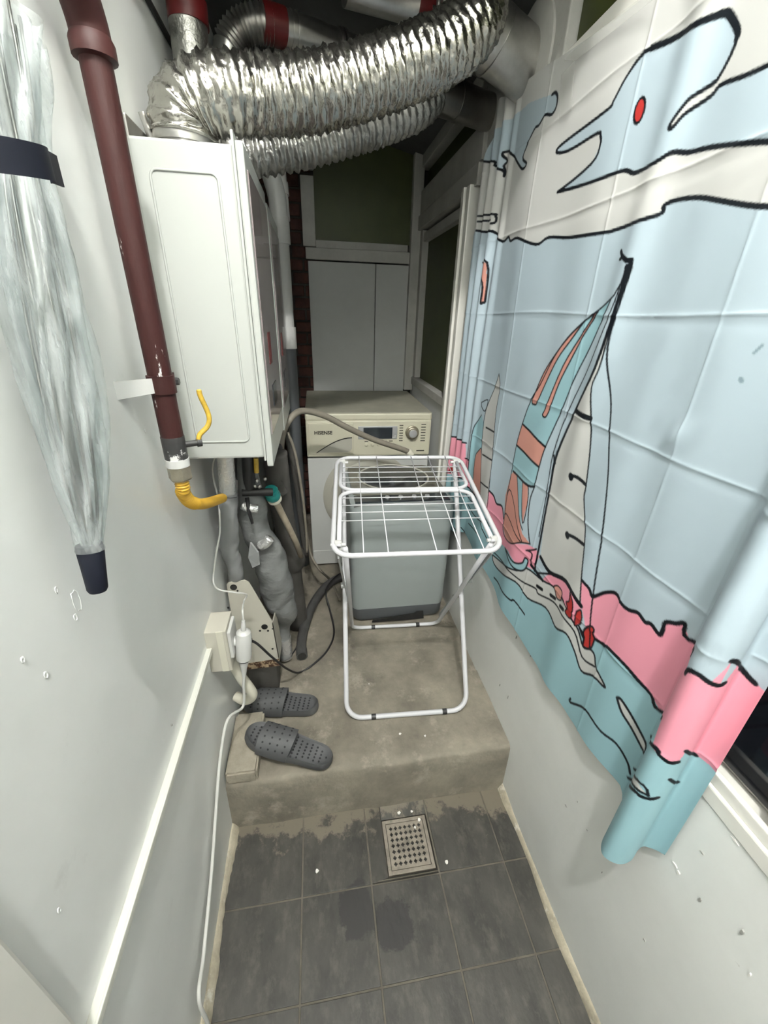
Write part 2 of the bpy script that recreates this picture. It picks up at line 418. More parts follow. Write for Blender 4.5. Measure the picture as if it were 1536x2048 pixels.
# walls
def wall_grid(name, material, x, y0, y1, z0, z1, amp=.0025, label=None, thick=.08, sgn=-1):
    ny, nz = int((y1 - y0) / .03) + 2, int((z1 - z0) / .03) + 2
    ph = rng.uniform(0, 6, 8); vs = []
    for y in np.linspace(y0, y1, ny):
        for z in np.linspace(z0, z1, nz):
            vs.append((x + amp * (math.sin(5 * y + ph[0] + 2 * z) * .5 + math.sin(9 * z + 4 * y + ph[1]) * .3 + math.sin(21 * y - 17 * z + ph[2]) * .12), y, z))
    n0 = len(vs)
    fs = [(i * nz + k, i * nz + k + 1, (i + 1) * nz + k + 1, (i + 1) * nz + k) for i in range(ny - 1) for k in range(nz - 1)]
    mb = MB().add(vs, fs)
    xb = x + sgn * thick
    mb.box((min(x + sgn * .006, xb), y0, z0), (max(x + sgn * .006, xb), y1, z1))
    return struct(mb.build(name, material, smooth=True, auto=40), label)
wall_grid('wall_left', 'wall', XL, .20, YB + .1, -.03, 3.16, label='white painted plaster wall on the left')
wall_grid('wall_right', 'wall_r', XR, YN, 1.68, -.03, .80, amp=.002, label='white painted low wall under the curtain', sgn=1)
wall_grid('wall_right_back', 'wall_r', XR, 1.68, YB + .1, -.03, 1.09, amp=.002, label='low painted wall under the green window', sgn=1)
struct(MB().box((XL - .1, YN - .08, -.03), (XR + .3, YN, 3.16)).build('wall_near', 'wall'))
struct(MB().box((XL - .10, YN, -.03), (XL - .03, .21, 3.16)).build('wall_left_near', 'wall'))
struct(MB().box((XL - .06, .135, -.02), (XL + .018, .208, 2.1), .004).box((XL - .06, .118, -.02), (XL + .004, .138, 2.1), .003).build('door_frame', 'vinyl'), 'cream door casing at the near end of the left wall')
cz = lambda x: ceil_z(x)
y0 = LOW_CEIL_Y
struct(MB().add([(XL - .1, y0, cz(XL - .1)), (XR + .3, y0, cz(XR + .3)), (XR + .3, YB + .1, cz(XR + .3)), (XL - .1, YB + .1, cz(XL - .1)),
                 (XL - .1, y0, NEAR_CEIL + .05), (XR + .3, y0, NEAR_CEIL + .05), (XR + .3, YB + .1, NEAR_CEIL + .05), (XL - .1, YB + .1, NEAR_CEIL + .05)],
                [(0, 1, 2, 3), (7, 6, 5, 4), (0, 4, 5, 1), (1, 5, 6, 2), (2, 6, 7, 3), (3, 7, 4, 0)]).build('ceiling', 'ceiling'), 'dark low sloping ceiling over the platform')
struct(MB().box((XL - .1, YN - .08, NEAR_CEIL), (XR + .3, y0, NEAR_CEIL + .05)).build('ceiling_near', 'wall'), 'unseen white ceiling over the tiled floor, raised to even out the lamp light')
struct(MB().box((XR + .0, YN, 2.3), (XR + .08, y0, NEAR_CEIL + .02)).build('wall_right_upper', 'wall'))
# cement fillets along the wall feet
def fillet(name, x, sgn, y0, y1, z0, label):
    pts = np.linspace(y0, y1, 46); prof = []
    vs = []
    for y in pts:
        w = .012 + .004 * math.sin(19 * y) + random.uniform(0, .003); h = .028 + .01 * math.sin(7 * y + 1) + random.uniform(0, .006)
        vs += [(x - sgn * .006, y, z0 - .004), (x - sgn * .006, y, z0 + h), (x + sgn * .004, y, z0 + h * .7), (x + sgn * w, y, z0 + .001), (x + sgn * w, y, z0 - .004)]
    fs = [(i * 5 + k, i * 5 + (k + 1) % 5, (i + 1) * 5 + (k + 1) % 5, (i + 1) * 5 + k) for i in range(len(pts) - 1) for k in range(5)]
    struct(MB().add(vs, fs).build(name, 'fillet', smooth=True), label)
fillet('baseboard_right', XR, -1, YN, YS - .002, 0, 'rough cement fillet at the foot of the right wall')
fillet('baseboard_left', XL, 1, .21, YS - .002, 0, 'rough cement fillet at the foot of the left wall')

# plaster lumps on the left wall, scuffs and flakes on the right wall
wl, wr = bpy.data.objects['wall_left'], bpy.data.objects['wall_right']
for px, py, r, n in ((152, 1200, .016, 14), (229, 1088, .011, 12), (150, 1235, .006, 8), (112, 1180, .004, 7), (45, 1320, .004, 7), (92, 1350, .005, 7), (290, 862, .004, 7), (365, 1255, .004, 7), (118, 1820, .004, 7)):
    c = at_x(px, py, XL); pts = []
    for k in range(n):
        a = 2 * math.pi * k / n; q = r * random.uniform(.75, 1.15)
        pts.append((XL + .0002, c[1] + .5 * q * math.cos(a), c[2] + q * math.sin(a)))
    MB().tube(pts, [random.uniform(.0005, .0012) for _ in pts], 6, closed=True).build('plaster_lump', 'wall', wl, True)
for px, py, w, h, m_ in ((1133, 1612, .010, .003, 'scuff'), (1156, 1603, .004, .002, 'scuff'), (1205, 1745, .003, .008, 'scuff'), (1290, 1880, .005, .003, 'scuff'), (1400, 1800, .005, .010, 'scuff'), (1175, 1660, .004, .002, 'scuff'), (1485, 1865, .004, .012, 'scuff'), (1033, 1275, .003, .014, 'scuff'), (1016, 1395, .002, .016, 'scuff'), (1000, 1370, .002, .010, 'scuff'), (1062, 1312, .003, .006, 'scuff'),
                          (1350, 1728, .010, .004, 'chip'), (1358, 1745, .006, .008, 'chip'), (1470, 1680, .012, .004, 'chip'), (1500, 1950, .003, .010, 'chip'), (1405, 1705, .006, .003, 'scuff'), (1345, 1625, .006, .006, 'scuff'), (1338, 1650, .004, .005, 'scuff'), (343, 1450, .002, .006, 'scuff')):
    left = px < 700; X = XL if left else XR; c = at_x(px, py, X); n = 8; e = .0012 if left else -.0012
    w *= .65; h *= .65
    P = [(X + e * 1.6, c[1] + w * random.uniform(.4, 1) * math.cos(2 * math.pi * k / n), c[2] + h * random.uniform(.4, 1) * math.sin(2 * math.pi * k / n)) for k in range(n)]
    MB().add(P + [(X - e, y, z) for x, y, z in P], [tuple(range(n)), tuple(range(2 * n - 1, n - 1, -1))] + [(k, n + k, n + (k + 1) % n, (k + 1) % n) for k in range(n)]).build('scuff_mark' if m_ == 'scuff' else 'paint_flake', m_, wl if left else wr)

# ------------------------------------------------------------------ back wall: bricks, board, window
bw = struct(MB().box((XL - .1, YB + .012, .1), (XR + .1, YB + .12, 2.45)).build('wall_back', 'mortar'), 'dark brick back wall')
brick_me = None
zz = .22; row = 0
while zz < 2.25:
    xo = XL - .09 + (.06 if row % 2 else 0); k = 0
    while xo < 0.0:
        w = .112
        MB().box((xo, YB - .002 + random.uniform(-.003, .004), zz), (xo + w, YB + .03, zz + .05), .004).build('brick', 'brick', bw)
        xo += w + .01
    zz += .06; row += 1
bx0, bx1 = -.022, .522
wb = thing('wall_board', 'dirty white board panel on the back wall above the washing machine', 'panel', (bx0, YB - .03, .3))
MB().box((bx0, YB - .022, .3), (.338, YB - .004, 1.705), .002).build('board', 'board', wb)
MB().box((.341, YB - .022, .3), (bx1, YB - .004, 1.705), .002).build('board', 'board', wb)
w2 = struct(thing('window_2', '', ''), 'dark olive window with white wooden frame in the back wall')
del w2['category']
w2.location = (bx0, YB - .04, 1.7)
MB().box((bx0 - .01, YB - .034, 1.712), (bx1, YB - .004, 1.765), .003).build('window_sill', 'woodwhite', w2)
MB().box((bx0 + .045, YB - .02, 1.766), (bx1 - .01, YB - .002, 1.80), .003).build('window_rail', 'woodwhite', w2)
MB().box((bx0 - .02, YB - .036, 1.768), (bx0 + .045, YB - .004, 2.06), .003).build('window_stile', 'woodwhite', w2)
MB().box((bx0 + .012, YB - .03, 2.085), (bx0 + .045, YB - .006, 2.3), .003).build('window_stile', 'woodwhite', w2)
MB().box((bx0 + .045, YB - .008, 1.80), (bx1 + .02, YB + .008, 2.34)).build('pane', 'green', w2)
struct(MB().box((bx1, YB - .05, 1.05), (XR + .0, YB + .01, 2.2), .004).build('trim_1', 'woodwhite'), 'white corner post between back and side windows')
# ------------------------------------------------------------------ right wall at the back: window, transom, top light
w3 = struct(thing('window_3', '', ''), 'dark olive side window above the washing machine'); del w3['category']; w3.location = (XR, 1.8, 1.1)
MB().box((XR - .012, 1.66, 1.088), (XR + .07, YB - .03, 1.128), .004).build('window_sill', 'woodwhite', w3)
MB().box((XR + .03, 1.78, 1.12), (XR + .04, YB - .02, 1.84)).build('pane', 'green', w3)
MB().box((XR - .004, YB - .10, 1.13), (XR + .05, YB - .045, 1.86), .003).build('window_stile', 'woodwhite', w3)
MB().box((XR + .002, 1.79, 1.808), (XR + .05, YB - .05, 1.846), .003).build('window_rail', 'woodwhite', w3)
struct(MB().box((XR - .02, 1.64, 1.862), (XR + .07, YB - .03, 1.925), .004).box((XR - .012, 1.64, 1.93), (XR + .07, YB - .03, 2.03), .004).build('trim_2', 'woodwhite'), 'heavy white timber transom along the right wall')
jm = struct(thing('door_jamb', '', ''), 'white ribbed jamb at the far end of the curtain'); del jm['category']; jm.location = (XR, 1.7, .2)
jm.name = 'trim_3'
for y0, y1, d in ((1.665, 1.70, .034), (1.703, 1.725, .042), (1.728, 1.772, .030)):
    MB().box((XR - d, y0, ZS), (XR + .05, y1, 1.87), .004).build('jamb_strip', 'vinyl', jm)
w4 = struct(thing('window_4', '', ''), 'row of olive top lights under the ceiling'); del w4['category']; w4.location = (XR, 1.5, 2.03)
MB().box((XR + .03, 1.68, 2.02), (XR + .04, YB, 2.3)).build('pane', 'green', w4)
MB().box((XR + .03, -.9, 2.0), (XR + .04, 1.2, 2.3)).build('pane', 'green', w4)
MB().box((XR + .004, 1.205, 1.98), (XR + .06, 1.325, 2.30), .004).build('window_post', 'woodwhite', w4)
MB().box((XR + .002, 1.33, 1.9), (XR + .05, 1.69, 2.30), .003).build('vent_board', 'woodwhite', w4)
MB().box((XR - .014, 1.69, 2.125), (XR + .06, YB, 2.2), .003).build('window_rail', 'woodwhite', w4)
# window_1 behind the curtain
w1 = struct(thing('window_1', '', ''), 'white vinyl sliding window behind the curtain'); del w1['category']; w1.location = (XR, .3, .8)
MB().box((XR - .003, YN, .795), (XR + .09, 1.66, .826), .003).build('window_sill', 'vinyl', w1)
MB().box((XR + .002, YN, .826), (XR + .012, 1.66, .848), .002).build('track', 'vinyl', w1)
MB().box((XR + .05, YN, .826), (XR + .06, 1.66, .852), .002).build('track', 'vinyl', w1)
MB().box((XR + .04, YN, .84), (XR + .046, 1.66, 1.9)).build('pane', 'blackglass', w1)
sash = MB().box((XR + .006, -.5, .83), (XR + .038, .222, .90), .004).box((XR + .006, .165, .90), (XR + .038, .222, 1.9), .004).build('sash', 'vinyl', w1)
MB().box((XR + .046, .26, .852), (XR + .075, 1.6, .91), .004).build('sash', 'vinyl', w1)
MB().box((XR + .004, YN, 1.88), (XR + .09, 1.66, 2.0)).build('head', 'vinyl', w1)
struct(MB().box((XR + .095, YN, .7), (XR + .15, YB + .1, 2.4)).build('wall_outer', 'blackglass'), 'dark night outside the windows')

# dark cable high on the left wall
tag(MB().tube([(XL + .006, y, 2.028 + .003 * math.sin(6 * y)) for y in np.linspace(.9, 2.4, 30)], .006, 8).build('wall_cable', 'rubber', smooth=True), 'thin dark cable running high along the left wall', 'cable')

# ------------------------------------------------------------------ ceiling lamp (above the camera)
lt = thing('ceiling_lamp', 'bare white bulb lamp under the ceiling above the tiled floor', 'lamp', (LAMP[0], LAMP[1], NEAR_CEIL))
MB().lathe([(.045, 0), (.045, -.012), (.03, -.02), (.02, -.03), (.02, -.05)], (LAMP[0], LAMP[1], NEAR_CEIL), Z3, 20).build('lamp_base', 'white_plastic', lt, True, 40)
zb = NEAR_CEIL - .05
MB().lathe([(.018, 0), (.026, -.02), (.042, -.05), (.045, -.075), (.036, -.10), (.018, -.115), (.002, -.12)], (LAMP[0], LAMP[1], zb), Z3, 20).build('bulb', 'bulb', lt, True)

# ------------------------------------------------------------------ printed curtain on the right wall
def fold(y, z):
    """how far the cloth stands off its plane (towards the room)"""
    y = np.asarray(y, float); z = np.asarray(z, float)
    k = np.clip((1.75 - z) / .75, .25, 1)
    c = .331 + .012 * np.clip((z - .9) / .9, 0, 1)
    d = 0 * y
    hang = np.clip((2.0 - z) / 1.4, 0, 1)
    far = np.clip((y - 1.36) / .07, 0, 1)
    d = d + far * (.011 + .010 * np.sin(2 * math.pi * (y - 1.40 + .02 * z) / .062))
    d = d + .010 * np.exp(-((y - .77 - .06 * (1.6 - z)) / .035) ** 2) * np.clip((z - .9) / .5, 0, 1)
    d = d + .014 * hang * np.exp(-((y - .50 - .05 * (z - .9)) / .06) ** 2)
    d = d + .010 * hang * np.exp(-((y - .66 + .05 * (z - .9)) / .045) ** 2)
    d = d + .012 * hang * np.exp(-((y - .98 + .03 * z) / .06) ** 2) + .010 * hang * np.exp(-((y - 1.22) / .05) ** 2)
    d = d + .004 * np.sin(7 * y + 3 * z) + .002 * np.sin(19 * y - 6 * z + 1)
    for zc in (.87, 1.075, 1.272, 1.477, 1.675, 1.872):
        d = d + .0017 * np.exp(-np.abs(z - zc - .003 * np.sin(9 * y + zc * 20)) / .0026) - .0006 * np.exp(-((z - zc + .012) / .008) ** 2)
    for yc in (.543, .870, 1.203):
        d = d + .0015 * np.exp(-np.abs(y - yc - .003 * np.sin(8 * z)) / .0026)
    d = d + .007 * np.exp(-((y - .56) / .03) ** 2 - ((z - 1.31) / .03) ** 2) * (.5 + .5 * np.sin(90 * y + 60 * z))
    return d + .006
CX = XR - .006
# the loose near edge hangs in one round fold: profile (stand-off, y) followed along the cloth
_PF = np.array(smoothpath([(.006, .400, 0), (.014, .386, 0), (.036, .370, 0), (.060, .358, 0), (.076, .342, 0), (.078, .326, 0), (.064, .312, 0), (.044, .310, 0), (.028, .318, 0), (.017, .320, 0), (.011, .312, 0), (.008, .302, 0), (.008, .292, 0)], 6))[:, :2]
_PS = np.r_[0, np.cumsum(np.linalg.norm(np.diff(_PF, axis=0), axis=1))]
C_EDGE = .400 - _PS[-1]
def place(c, z):
    """cloth coordinates (c runs from the far edge down to the loose near edge) to stand-off and y"""
    c = np.asarray(c, float); z = np.asarray(z, float)
    k = np.clip((1.95 - z) / .85, .12, 1)
    a = np.clip(.400 - c, 0, None)
    pd = np.interp(a, _PS, _PF[:, 0]); py_ = np.interp(a, _PS, _PF[:, 1])
    lin = .400 - a * (.400 - _PF[-1, 1]) / _PS[-1]
    near = c < .400
    f = fold(np.where(near, .400, c), z)
    return np.where(near, f + (pd - .006) * k, f), np.where(near, lin + (py_ - lin) * k, c)
_CQ = np.r_[np.linspace(C_EDGE, .399, 160), np.linspace(.401, 1.75, 420)]
def on_cloth(px, py):
    """cloth coordinates of the first point of the cloth met along a line of sight"""
    d = ray(px, py); zq = np.full(_CQ.size, 1.0)
    for it in range(6):
        D, Y = place(_CQ, zq); X = CX - D
        t = Y / d[1]; g = X - t * d[0]
        zq = np.clip(CAMZ + t * d[2], .45, 2.2)
    # sign changes of g along the profile are crossings; keep the nearest to the viewer
    ix = np.nonzero(g[:-1] * g[1:] <= 0)[0]
    if ix.size == 0: ix = np.array([int(np.argmin(np.abs(g[:-1])))])
    best = None
    for i in ix:
        w = g[i] / (g[i] - g[i + 1] + 1e-15); w = min(max(w, 0), 1)
        tt = t[i] * (1 - w) + t[i + 1] * w; cc = _CQ[i] * (1 - w) + _CQ[i + 1] * w
        if best is None or tt < best[0]: best = (tt, cc)
    return (best[1], CAMZ + best[0] * d[2])
def sdist(c): return c

def curtain():
    ny, nz = 780, 690
    nn = 190
    csm = np.r_[np.linspace(1.6, .402, ny - nn), np.linspace(.400, C_EDGE, nn)]
    Cc, T = np.meshgrid(csm, np.linspace(0, 1, nz), indexing='ij')
    far = np.clip((Cc - 1.3) / .3, 0, 1)
    Cc = Cc + far * (.015 * np.sin(5 * T) - .09 * np.clip((.12 - T) / .12, 0, 1))
    ztop = np.interp(Cc, [.2, .6, .98, 1.23, 1.49, 1.6], [1.93, 1.93, 1.955, 1.995, 2.028, 1.99])
    zbot = np.interp(Cc, [C_EDGE, .22, .26, .30, .34, .37, .41, .48, .58, .78, 1.0, 1.38, 1.5, 1.6], [.63, .60, .575, .562, .565, .585, .630, .628, .612, .615, .637, .675, .62, .60])
    Z = ztop + (zbot - ztop) * T
    D, Yw = place(Cc, Z)
    Xx = CX - D
    Y = Cc
    # ------- print
    base = {'white': srgb(194, 194, 191), 'blue': srgb(170, 185, 194), 'teal': srgb(146, 182, 190), 'pink': srgb(224, 148, 165), 'salmon': srgb(196, 140, 127), 'red': srgb(160, 46, 42), 'ink': srgb(14, 18, 24), 'mark': srgb(120, 138, 146)}
    yy, zz_ = Y.ravel(), Z.ravel()
    col = np.tile(np.array(base['white']), (yy.size, 1))
    ss = sdist(yy)
    def tr(pts): return np.array([on_cloth(*p) for p in pts])
    def fill(pts, c, already=False):
        P = tr(pts) if not already else np.array(pts)
        m = (yy > P[:, 0].min()) & (yy < P[:, 0].max()) & (zz_ > P[:, 1].min()) & (zz_ < P[:, 1].max())
        idx = np.nonzero(m)[0]
        if idx.size == 0: return
        a, b = yy[idx], zz_[idx]; ins = np.zeros(idx.size, bool)
        for i in range(len(P)):
            (x1, y1), (x2, y2) = P[i], P[(i + 1) % len(P)]
            if y1 == y2: continue
            cr = ((y1 > b) != (y2 > b)) & (a < (x2 - x1) * (b - y1) / (y2 - y1) + x1)
            ins ^= cr
        col[idx[ins]] = base[c]
    def line(pts, w=.0055, c='ink', closed=False, curve=True):
        P = tr(pts); P[:, 0] = sdist(P[:, 0])
        if closed: P = np.vstack([P, P[:1]])
        if curve and len(P) > 2:
            q = smoothpath([(p[0], p[1], 0) for p in P], 4); P = np.array(q)[:, :2]
        h = w / 2; soft = .0016
        for i in range(len(P) - 1):
            a, b = P[i], P[i + 1]
            e = h + soft
            m = (ss > min(a[0], b[0]) - e) & (ss < max(a[0], b[0]) + e) & (zz_ > min(a[1], b[1]) - e) & (zz_ < max(a[1], b[1]) + e)
            idx = np.nonzero(m)[0]
            if idx.size == 0: continue
            q = np.stack([ss[idx], zz_[idx]], 1); ab = b - a; L2 = ab @ ab + 1e-12
            t = np.clip(((q - a) @ ab) / L2, 0, 1); dist = np.linalg.norm(q - a - t[:, None] * ab, axis=1)
            al = np.clip((h + soft / 2 - dist) / soft, 0, 1)[:, None]
            col[idx] = col[idx] * (1 - al) + np.array(base[c]) * al
    def shape(pts, c, w=.005, closed=True):
        fill(pts, c); line(pts, w, closed=closed)
    wave = [(952, 461), (972, 464), (979, 462), (990, 465), (1005, 483), (1017, 474), (1021, 482), (1035, 476), (1072, 489), (1097, 475), (1139, 475), (1208, 465), (1233, 459), (1316, 430), (1328, 411), (1354, 400), (1398, 395), (1449, 403), (1499, 411), (1560, 414), (1700, 418), (1900, 412), (2150, 425)]
    W = tr(wave)
    fill(np.vstack([[[1.75, W[0, 1]]], W, [[.2, W[-1, 1]], [.2, .3], [1.75, .3]]]), 'blue', True)
    # bird
    bird = [(1115, 384), (1183, 327), (1200, 291), (1201, 272), (1194, 267), (1145, 297), (1124, 305), (1113, 304), (1118, 294), (1145, 272), (1214, 220), (1227, 202), (1252, 155), (1278, 117), (1303, 96), (1344, 79), (1420, 36), (1442, 28), (1458, 28), (1475, 60), (1474, 76), (1461, 111), (1436, 157), (1423, 169), (1385, 193), (1366, 212), (1341, 247), (1339, 256), (1347, 253), (1373, 225), (1423, 191), (1434, 177), (1449, 166), (1493, 150), (1536, 130), (1600, 100), (1720, 40), (1850, -5), (2050, -60)]
    birdb = [(2050, 262), (1850, 275), (1700, 270), (1600, 280), (1536, 283), (1455, 290), (1414, 296), (1376, 305), (1344, 305), (1313, 323), (1278, 343), (1265, 346), (1256, 342), (1240, 343), (1183, 364), (1115, 384)]
    fill(bird + birdb, 'blue'); line(bird, .0062); line(birdb, .0068); line(wave, .0068)
    line(bird[14:21], .009)
    eye = [(1279 + 9 * math.cos(t) * .96 + 27 * math.sin(t) * .26, 221 + 9 * math.cos(t) * .26 - 27 * math.sin(t) * .96) for t in np.linspace(0, 2 * math.pi, 20)[:-1]]
    shape(eye, 'red', .004)
    cloud = [(1104, 189), (1111, 185), (1115, 194), (1112, 215), (1103, 229), (1090, 230), (1078, 250), (1068, 260), (1046, 313), (1053, 327), (1045, 338), (1035, 325), (1019, 303), (1009, 304), (1006, 312), (1015, 321), (1008, 332), (1012, 346), (1008, 352), (1004, 340), (992, 332), (988, 323), (978, 324), (962, 321)]
    fill(cloud + [(968, 292), (985, 270), (1010, 240), (1060, 205)], 'blue'); line(cloud, .006)
    line([(955, 432), (983, 428), (991, 432), (993, 440), (988, 446), (981, 447)], .006); line([(955, 443), (980, 440)], .006)
    # hills and sea
    sea_top = [(860, 935), (905, 945), (925, 957), (940, 978), (958, 1000), (972, 1020), (985, 1050), (1000, 1085), (1017, 1103), (1033, 1128), (1069, 1141), (1110, 1180), (1140, 1235), (1179, 1297), (1191, 1279), (1214, 1294), (1246, 1326), (1276, 1361), (1302, 1390), (1320, 1422), (1324, 1440)]
    ST = tr(sea_top)
    fill(np.vstack([[[1.75, ST[0, 1]]], ST, [[.05, ST[-1, 1]], [.05, .3], [1.75, .3]]]), 'teal', True)
    fill([(880, 868), (910, 874), (932, 886), (931, 917), (938, 920), (936, 945), (941, 978), (925, 957), (880, 940)], 'pink')
    line([(890, 866), (910, 874), (932, 886)], .007); line([(931, 917), (938, 920)], .006); fill([(898, 932), (912, 936), (910, 944), (897, 942)], 'red'); line(sea_top[:6], .006)
    pk = [(976, 980), (987, 991), (993, 1007), (1004, 1013), (1007, 1037), (1006, 1059), (1011, 1076), (1022, 1087), (1055, 1089), (1072, 1098), (1078, 1112), (1069, 1141), (1055, 1133), (1033, 1128), (1017, 1103), (1000, 1085), (985, 1050), (972, 1018)]
    fill(pk, 'pink'); line(pk[:5], .007)
    up = [(1163, 1160), (1178, 1177), (1184, 1193), (1194, 1191), (1211, 1185), (1232, 1187), (1244, 1209), (1258, 1220), (1276, 1226), (1290, 1244), (1302, 1248), (1318, 1269), (1325, 1262), (1331, 1245), (1352, 1247), (1370, 1248), (1377, 1279), (1387, 1295), (1382, 1312)]
    lowl = [(1324, 1436), (1320, 1422), (1302, 1390), (1276, 1361), (1246, 1326), (1214, 1294), (1191, 1279)]
    U, Lw = tr(up), tr(lowl)
    fill(np.vstack([U, [[U[-1, 0] - .03, U[-1, 1]], [U[-1, 0] - .03, Lw[0, 1]]], Lw, tr([(1179, 1297), (1162, 1212)])]), 'pink', True)
    line(up, .0075); line(lowl, .0075)
    # rolled fold: blue / pink / teal bands and the strip behind it
    rt = [(1370, 1346), (1376, 1340), (1395, 1348), (1420, 1366), (1440, 1371), (1450, 1366)]
    rb = [(1302, 1474), (1304, 1490), (1318, 1510), (1338, 1525), (1357, 1524)]
    s1 = [(1464, 1322), (1476, 1326), (1490, 1346), (1510, 1367)]; s2 = [(1372, 1502), (1380, 1507), (1392, 1511)]
    RT, RB, A1, A2 = tr(rt), tr(rb), tr(s1), tr(s2)
    cU = min(U[-1, 0], Lw[0, 0])
    def bound(c, groups):
        Q = np.vstack(groups); Q = Q[np.argsort(Q[:, 0])]; return np.interp(c, Q[:, 0], Q[:, 1])
    m = yy < cU; zt = bound(yy[m], [U[-1:], RT, A1]); zl = bound(yy[m], [Lw[:1], RB, A2]); zm = zz_[m]
    cc = np.where((zm > zt)[:, None], np.array(base['blue']), np.where((zm > zl)[:, None], np.array(base['pink']), np.array(base['teal'])))
    col[m] = cc
    line(rt, .0075); line(rb, .0075); line(s1, .008); line(s2, .007); line([(1340, 1559), (1356, 1565)], .007)
    line([(1256, 1556), (1262, 1575), (1280, 1592), (1300, 1598), (1317, 1595)], .0065)
    shape([(1268, 1538), (1275, 1560), (1296, 1590), (1284, 1585), (1264, 1565)], 'white', .005)
    # sea strokes
    shape([(1234, 1396), (1241, 1398), (1255, 1418), (1276, 1455), (1292, 1490), (1287, 1505), (1262, 1455), (1243, 1424)], 'white', .006)
    line([(1141, 1397), (1141, 1405), (1170, 1419), (1202, 1463), (1232, 1487), (1255, 1525), (1260, 1548)], .006)
    line([(988, 1155), (998, 1169), (1019, 1199), (1028, 1201), (1049, 1229)], .006)
    for q in ([(930, 985), (940, 1000), (955, 1010), (968, 1035), (978, 1052)], [(937, 1047), (950, 1062), (958, 1070)], [(922, 1055), (933, 1078)], [(960, 1045), (966, 1062), (977, 1085)], [(936, 1010), (948, 1030), (965, 1045)], [(905, 1050), (915, 1062), (922, 1080)]): line(q, .005)
    # white hull and wake
    hull = [(985, 1110), (1003, 1125), (1033, 1141), (1052, 1136), (1085, 1161), (1107, 1174), (1126, 1201), (1142, 1237), (1156, 1259), (1166, 1293), (1181, 1299), (1189, 1311), (1192, 1335), (1208, 1368), (1207, 1373), (1186, 1352), (1162, 1341), (1148, 1300), (1132, 1267), (1110, 1253), (1091, 1215), (1055, 1196), (1030, 1163), (998, 1141), (987, 1125)]
    fill([(1085, 1158), (1100, 1146), (1132, 1166), (1162, 1214), (1160, 1250), (1150, 1250), (1126, 1201), (1107, 1174)], 'pink')
    shape(hull, 'white', .0055)
    line([(989, 1106), (1017, 1141), (1044, 1163), (1071, 1177), (1077, 1188), (1107, 1204), (1123, 1229), (1148, 1262), (1164, 1314), (1189, 1333)], .005)
    for a, b in (((1074, 1172), (1084, 1179)), ((1101, 1190), (1110, 1197)), ((1120, 1212), (1126, 1219))): line([a, b], .010, curve=False)
    shape([(1108, 1172), (1116, 1172), (1124, 1184), (1122, 1200), (1113, 1195)], 'salmon', .004)
    shape([(1140, 1185), (1145, 1204), (1144, 1223), (1140, 1237), (1130, 1223), (1134, 1215), (1132, 1204), (1138, 1202)], 'red', .004)
    shape([(1153, 1223), (1162, 1221), (1162, 1245), (1149, 1251), (1150, 1235)], 'red', .004)
    shape([(1158, 1253), (1166, 1275), (1168, 1260), (1180, 1252), (1188, 1259), (1186, 1270), (1189, 1278), (1181, 1297), (1166, 1292), (1168, 1273)], 'red', .005)
    shape([(1010, 1096), (1017, 1110), (1028, 1125), (1044, 1126), (1050, 1116), (1056, 1122), (1050, 1138), (1038, 1141), (1022, 1130)], 'teal', .0055)
    line([(1052, 1101), (1066, 1100), (1073, 1098)], .005); line([(1055, 1101), (1064, 1108), (1062, 1125), (1066, 1135)], .005)
    # small boat
    fill([(963, 830), (950, 850), (943, 876), (939, 910), (936, 945), (940, 975), (962, 980), (963, 900), (968, 850)], 'teal')
    line([(963, 830), (950, 850), (943, 876), (939, 910), (936, 945), (938, 965)], .004)
    shape([(962, 896), (955, 904), (951, 912), (947, 945), (946, 986), (964, 1000), (964, 940)], 'salmon', .004)
    shape([(998, 748), (999, 775), (992, 824), (987, 885), (983, 931), (977, 985), (972, 1020), (960, 1000), (962, 930), (965, 870), (972, 820), (990, 775)], 'white', .004)
    line([(963, 805), (976, 800), (970, 822), (964, 815), (963, 805)], .004)
    for a, b in (((972, 855), (988, 864)), ((965, 909), (983, 920)), ((961, 964), (976, 976))): line([a, b], .006, curve=False)
    line([(946, 986), (962, 1000)], .005)
    # far pink strip
    shape([(967, 525), (974, 525), (971, 597), (966, 605), (961, 604), (964, 565)], 'salmon', .006)
    # big boat: jib
    jl = [(1250, 540), (1246, 558), (1232, 583), (1222, 597), (1173, 639), (1135, 676), (1105, 720), (1080, 770), (1062, 799), (1046, 844), (1033, 890), (1021, 955), (1014, 991), (1008, 1040), (1006, 1059), (1011, 1076), (1022, 1087), (1041, 1085), (1060, 1088)]
    jr = [(1222, 598), (1181, 693), (1151, 753), (1121, 827), (1090, 896), (1077, 939), (1069, 973)]
    fill(jl[3:12] + [(1026, 942), (1044, 961), (1058, 972), (1069, 973)] + jr[::-1], 'teal')
    shape([(1196, 624), (1189, 628), (1167, 663), (1126, 732), (1091, 816), (1085, 830), (1091, 834), (1099, 819), (1118, 767), (1140, 723), (1167, 671), (1189, 636)], 'salmon', .0045)
    shape([(1170, 641), (1142, 669), (1112, 707), (1088, 745), (1069, 789), (1064, 805), (1069, 809), (1074, 805), (1091, 767), (1115, 718), (1142, 680)], 'salmon', .0045)
    fill([(1045, 848), (1091, 894), (1078, 934), (1033, 890)], 'salmon'); line([(1045, 848), (1091, 894)], .006); line([(1033, 890), (1078, 934)], .006)
    fill([(1022, 950), (1027, 943), (1034, 950), (1038, 1032), (1044, 1067), (1060, 1088), (1044, 1087), (1022, 1087), (1011, 1076), (1007, 1059), (1011, 991)], 'salmon')
    fill([(1034, 950), (1045, 962), (1045, 1046), (1038, 1032)], 'teal'); line([(1034, 952), (1038, 1032), (1045, 1060)], .004)
    shape([(1045, 964), (1056, 972), (1055, 1005), (1045, 1046)], 'salmon', .004)
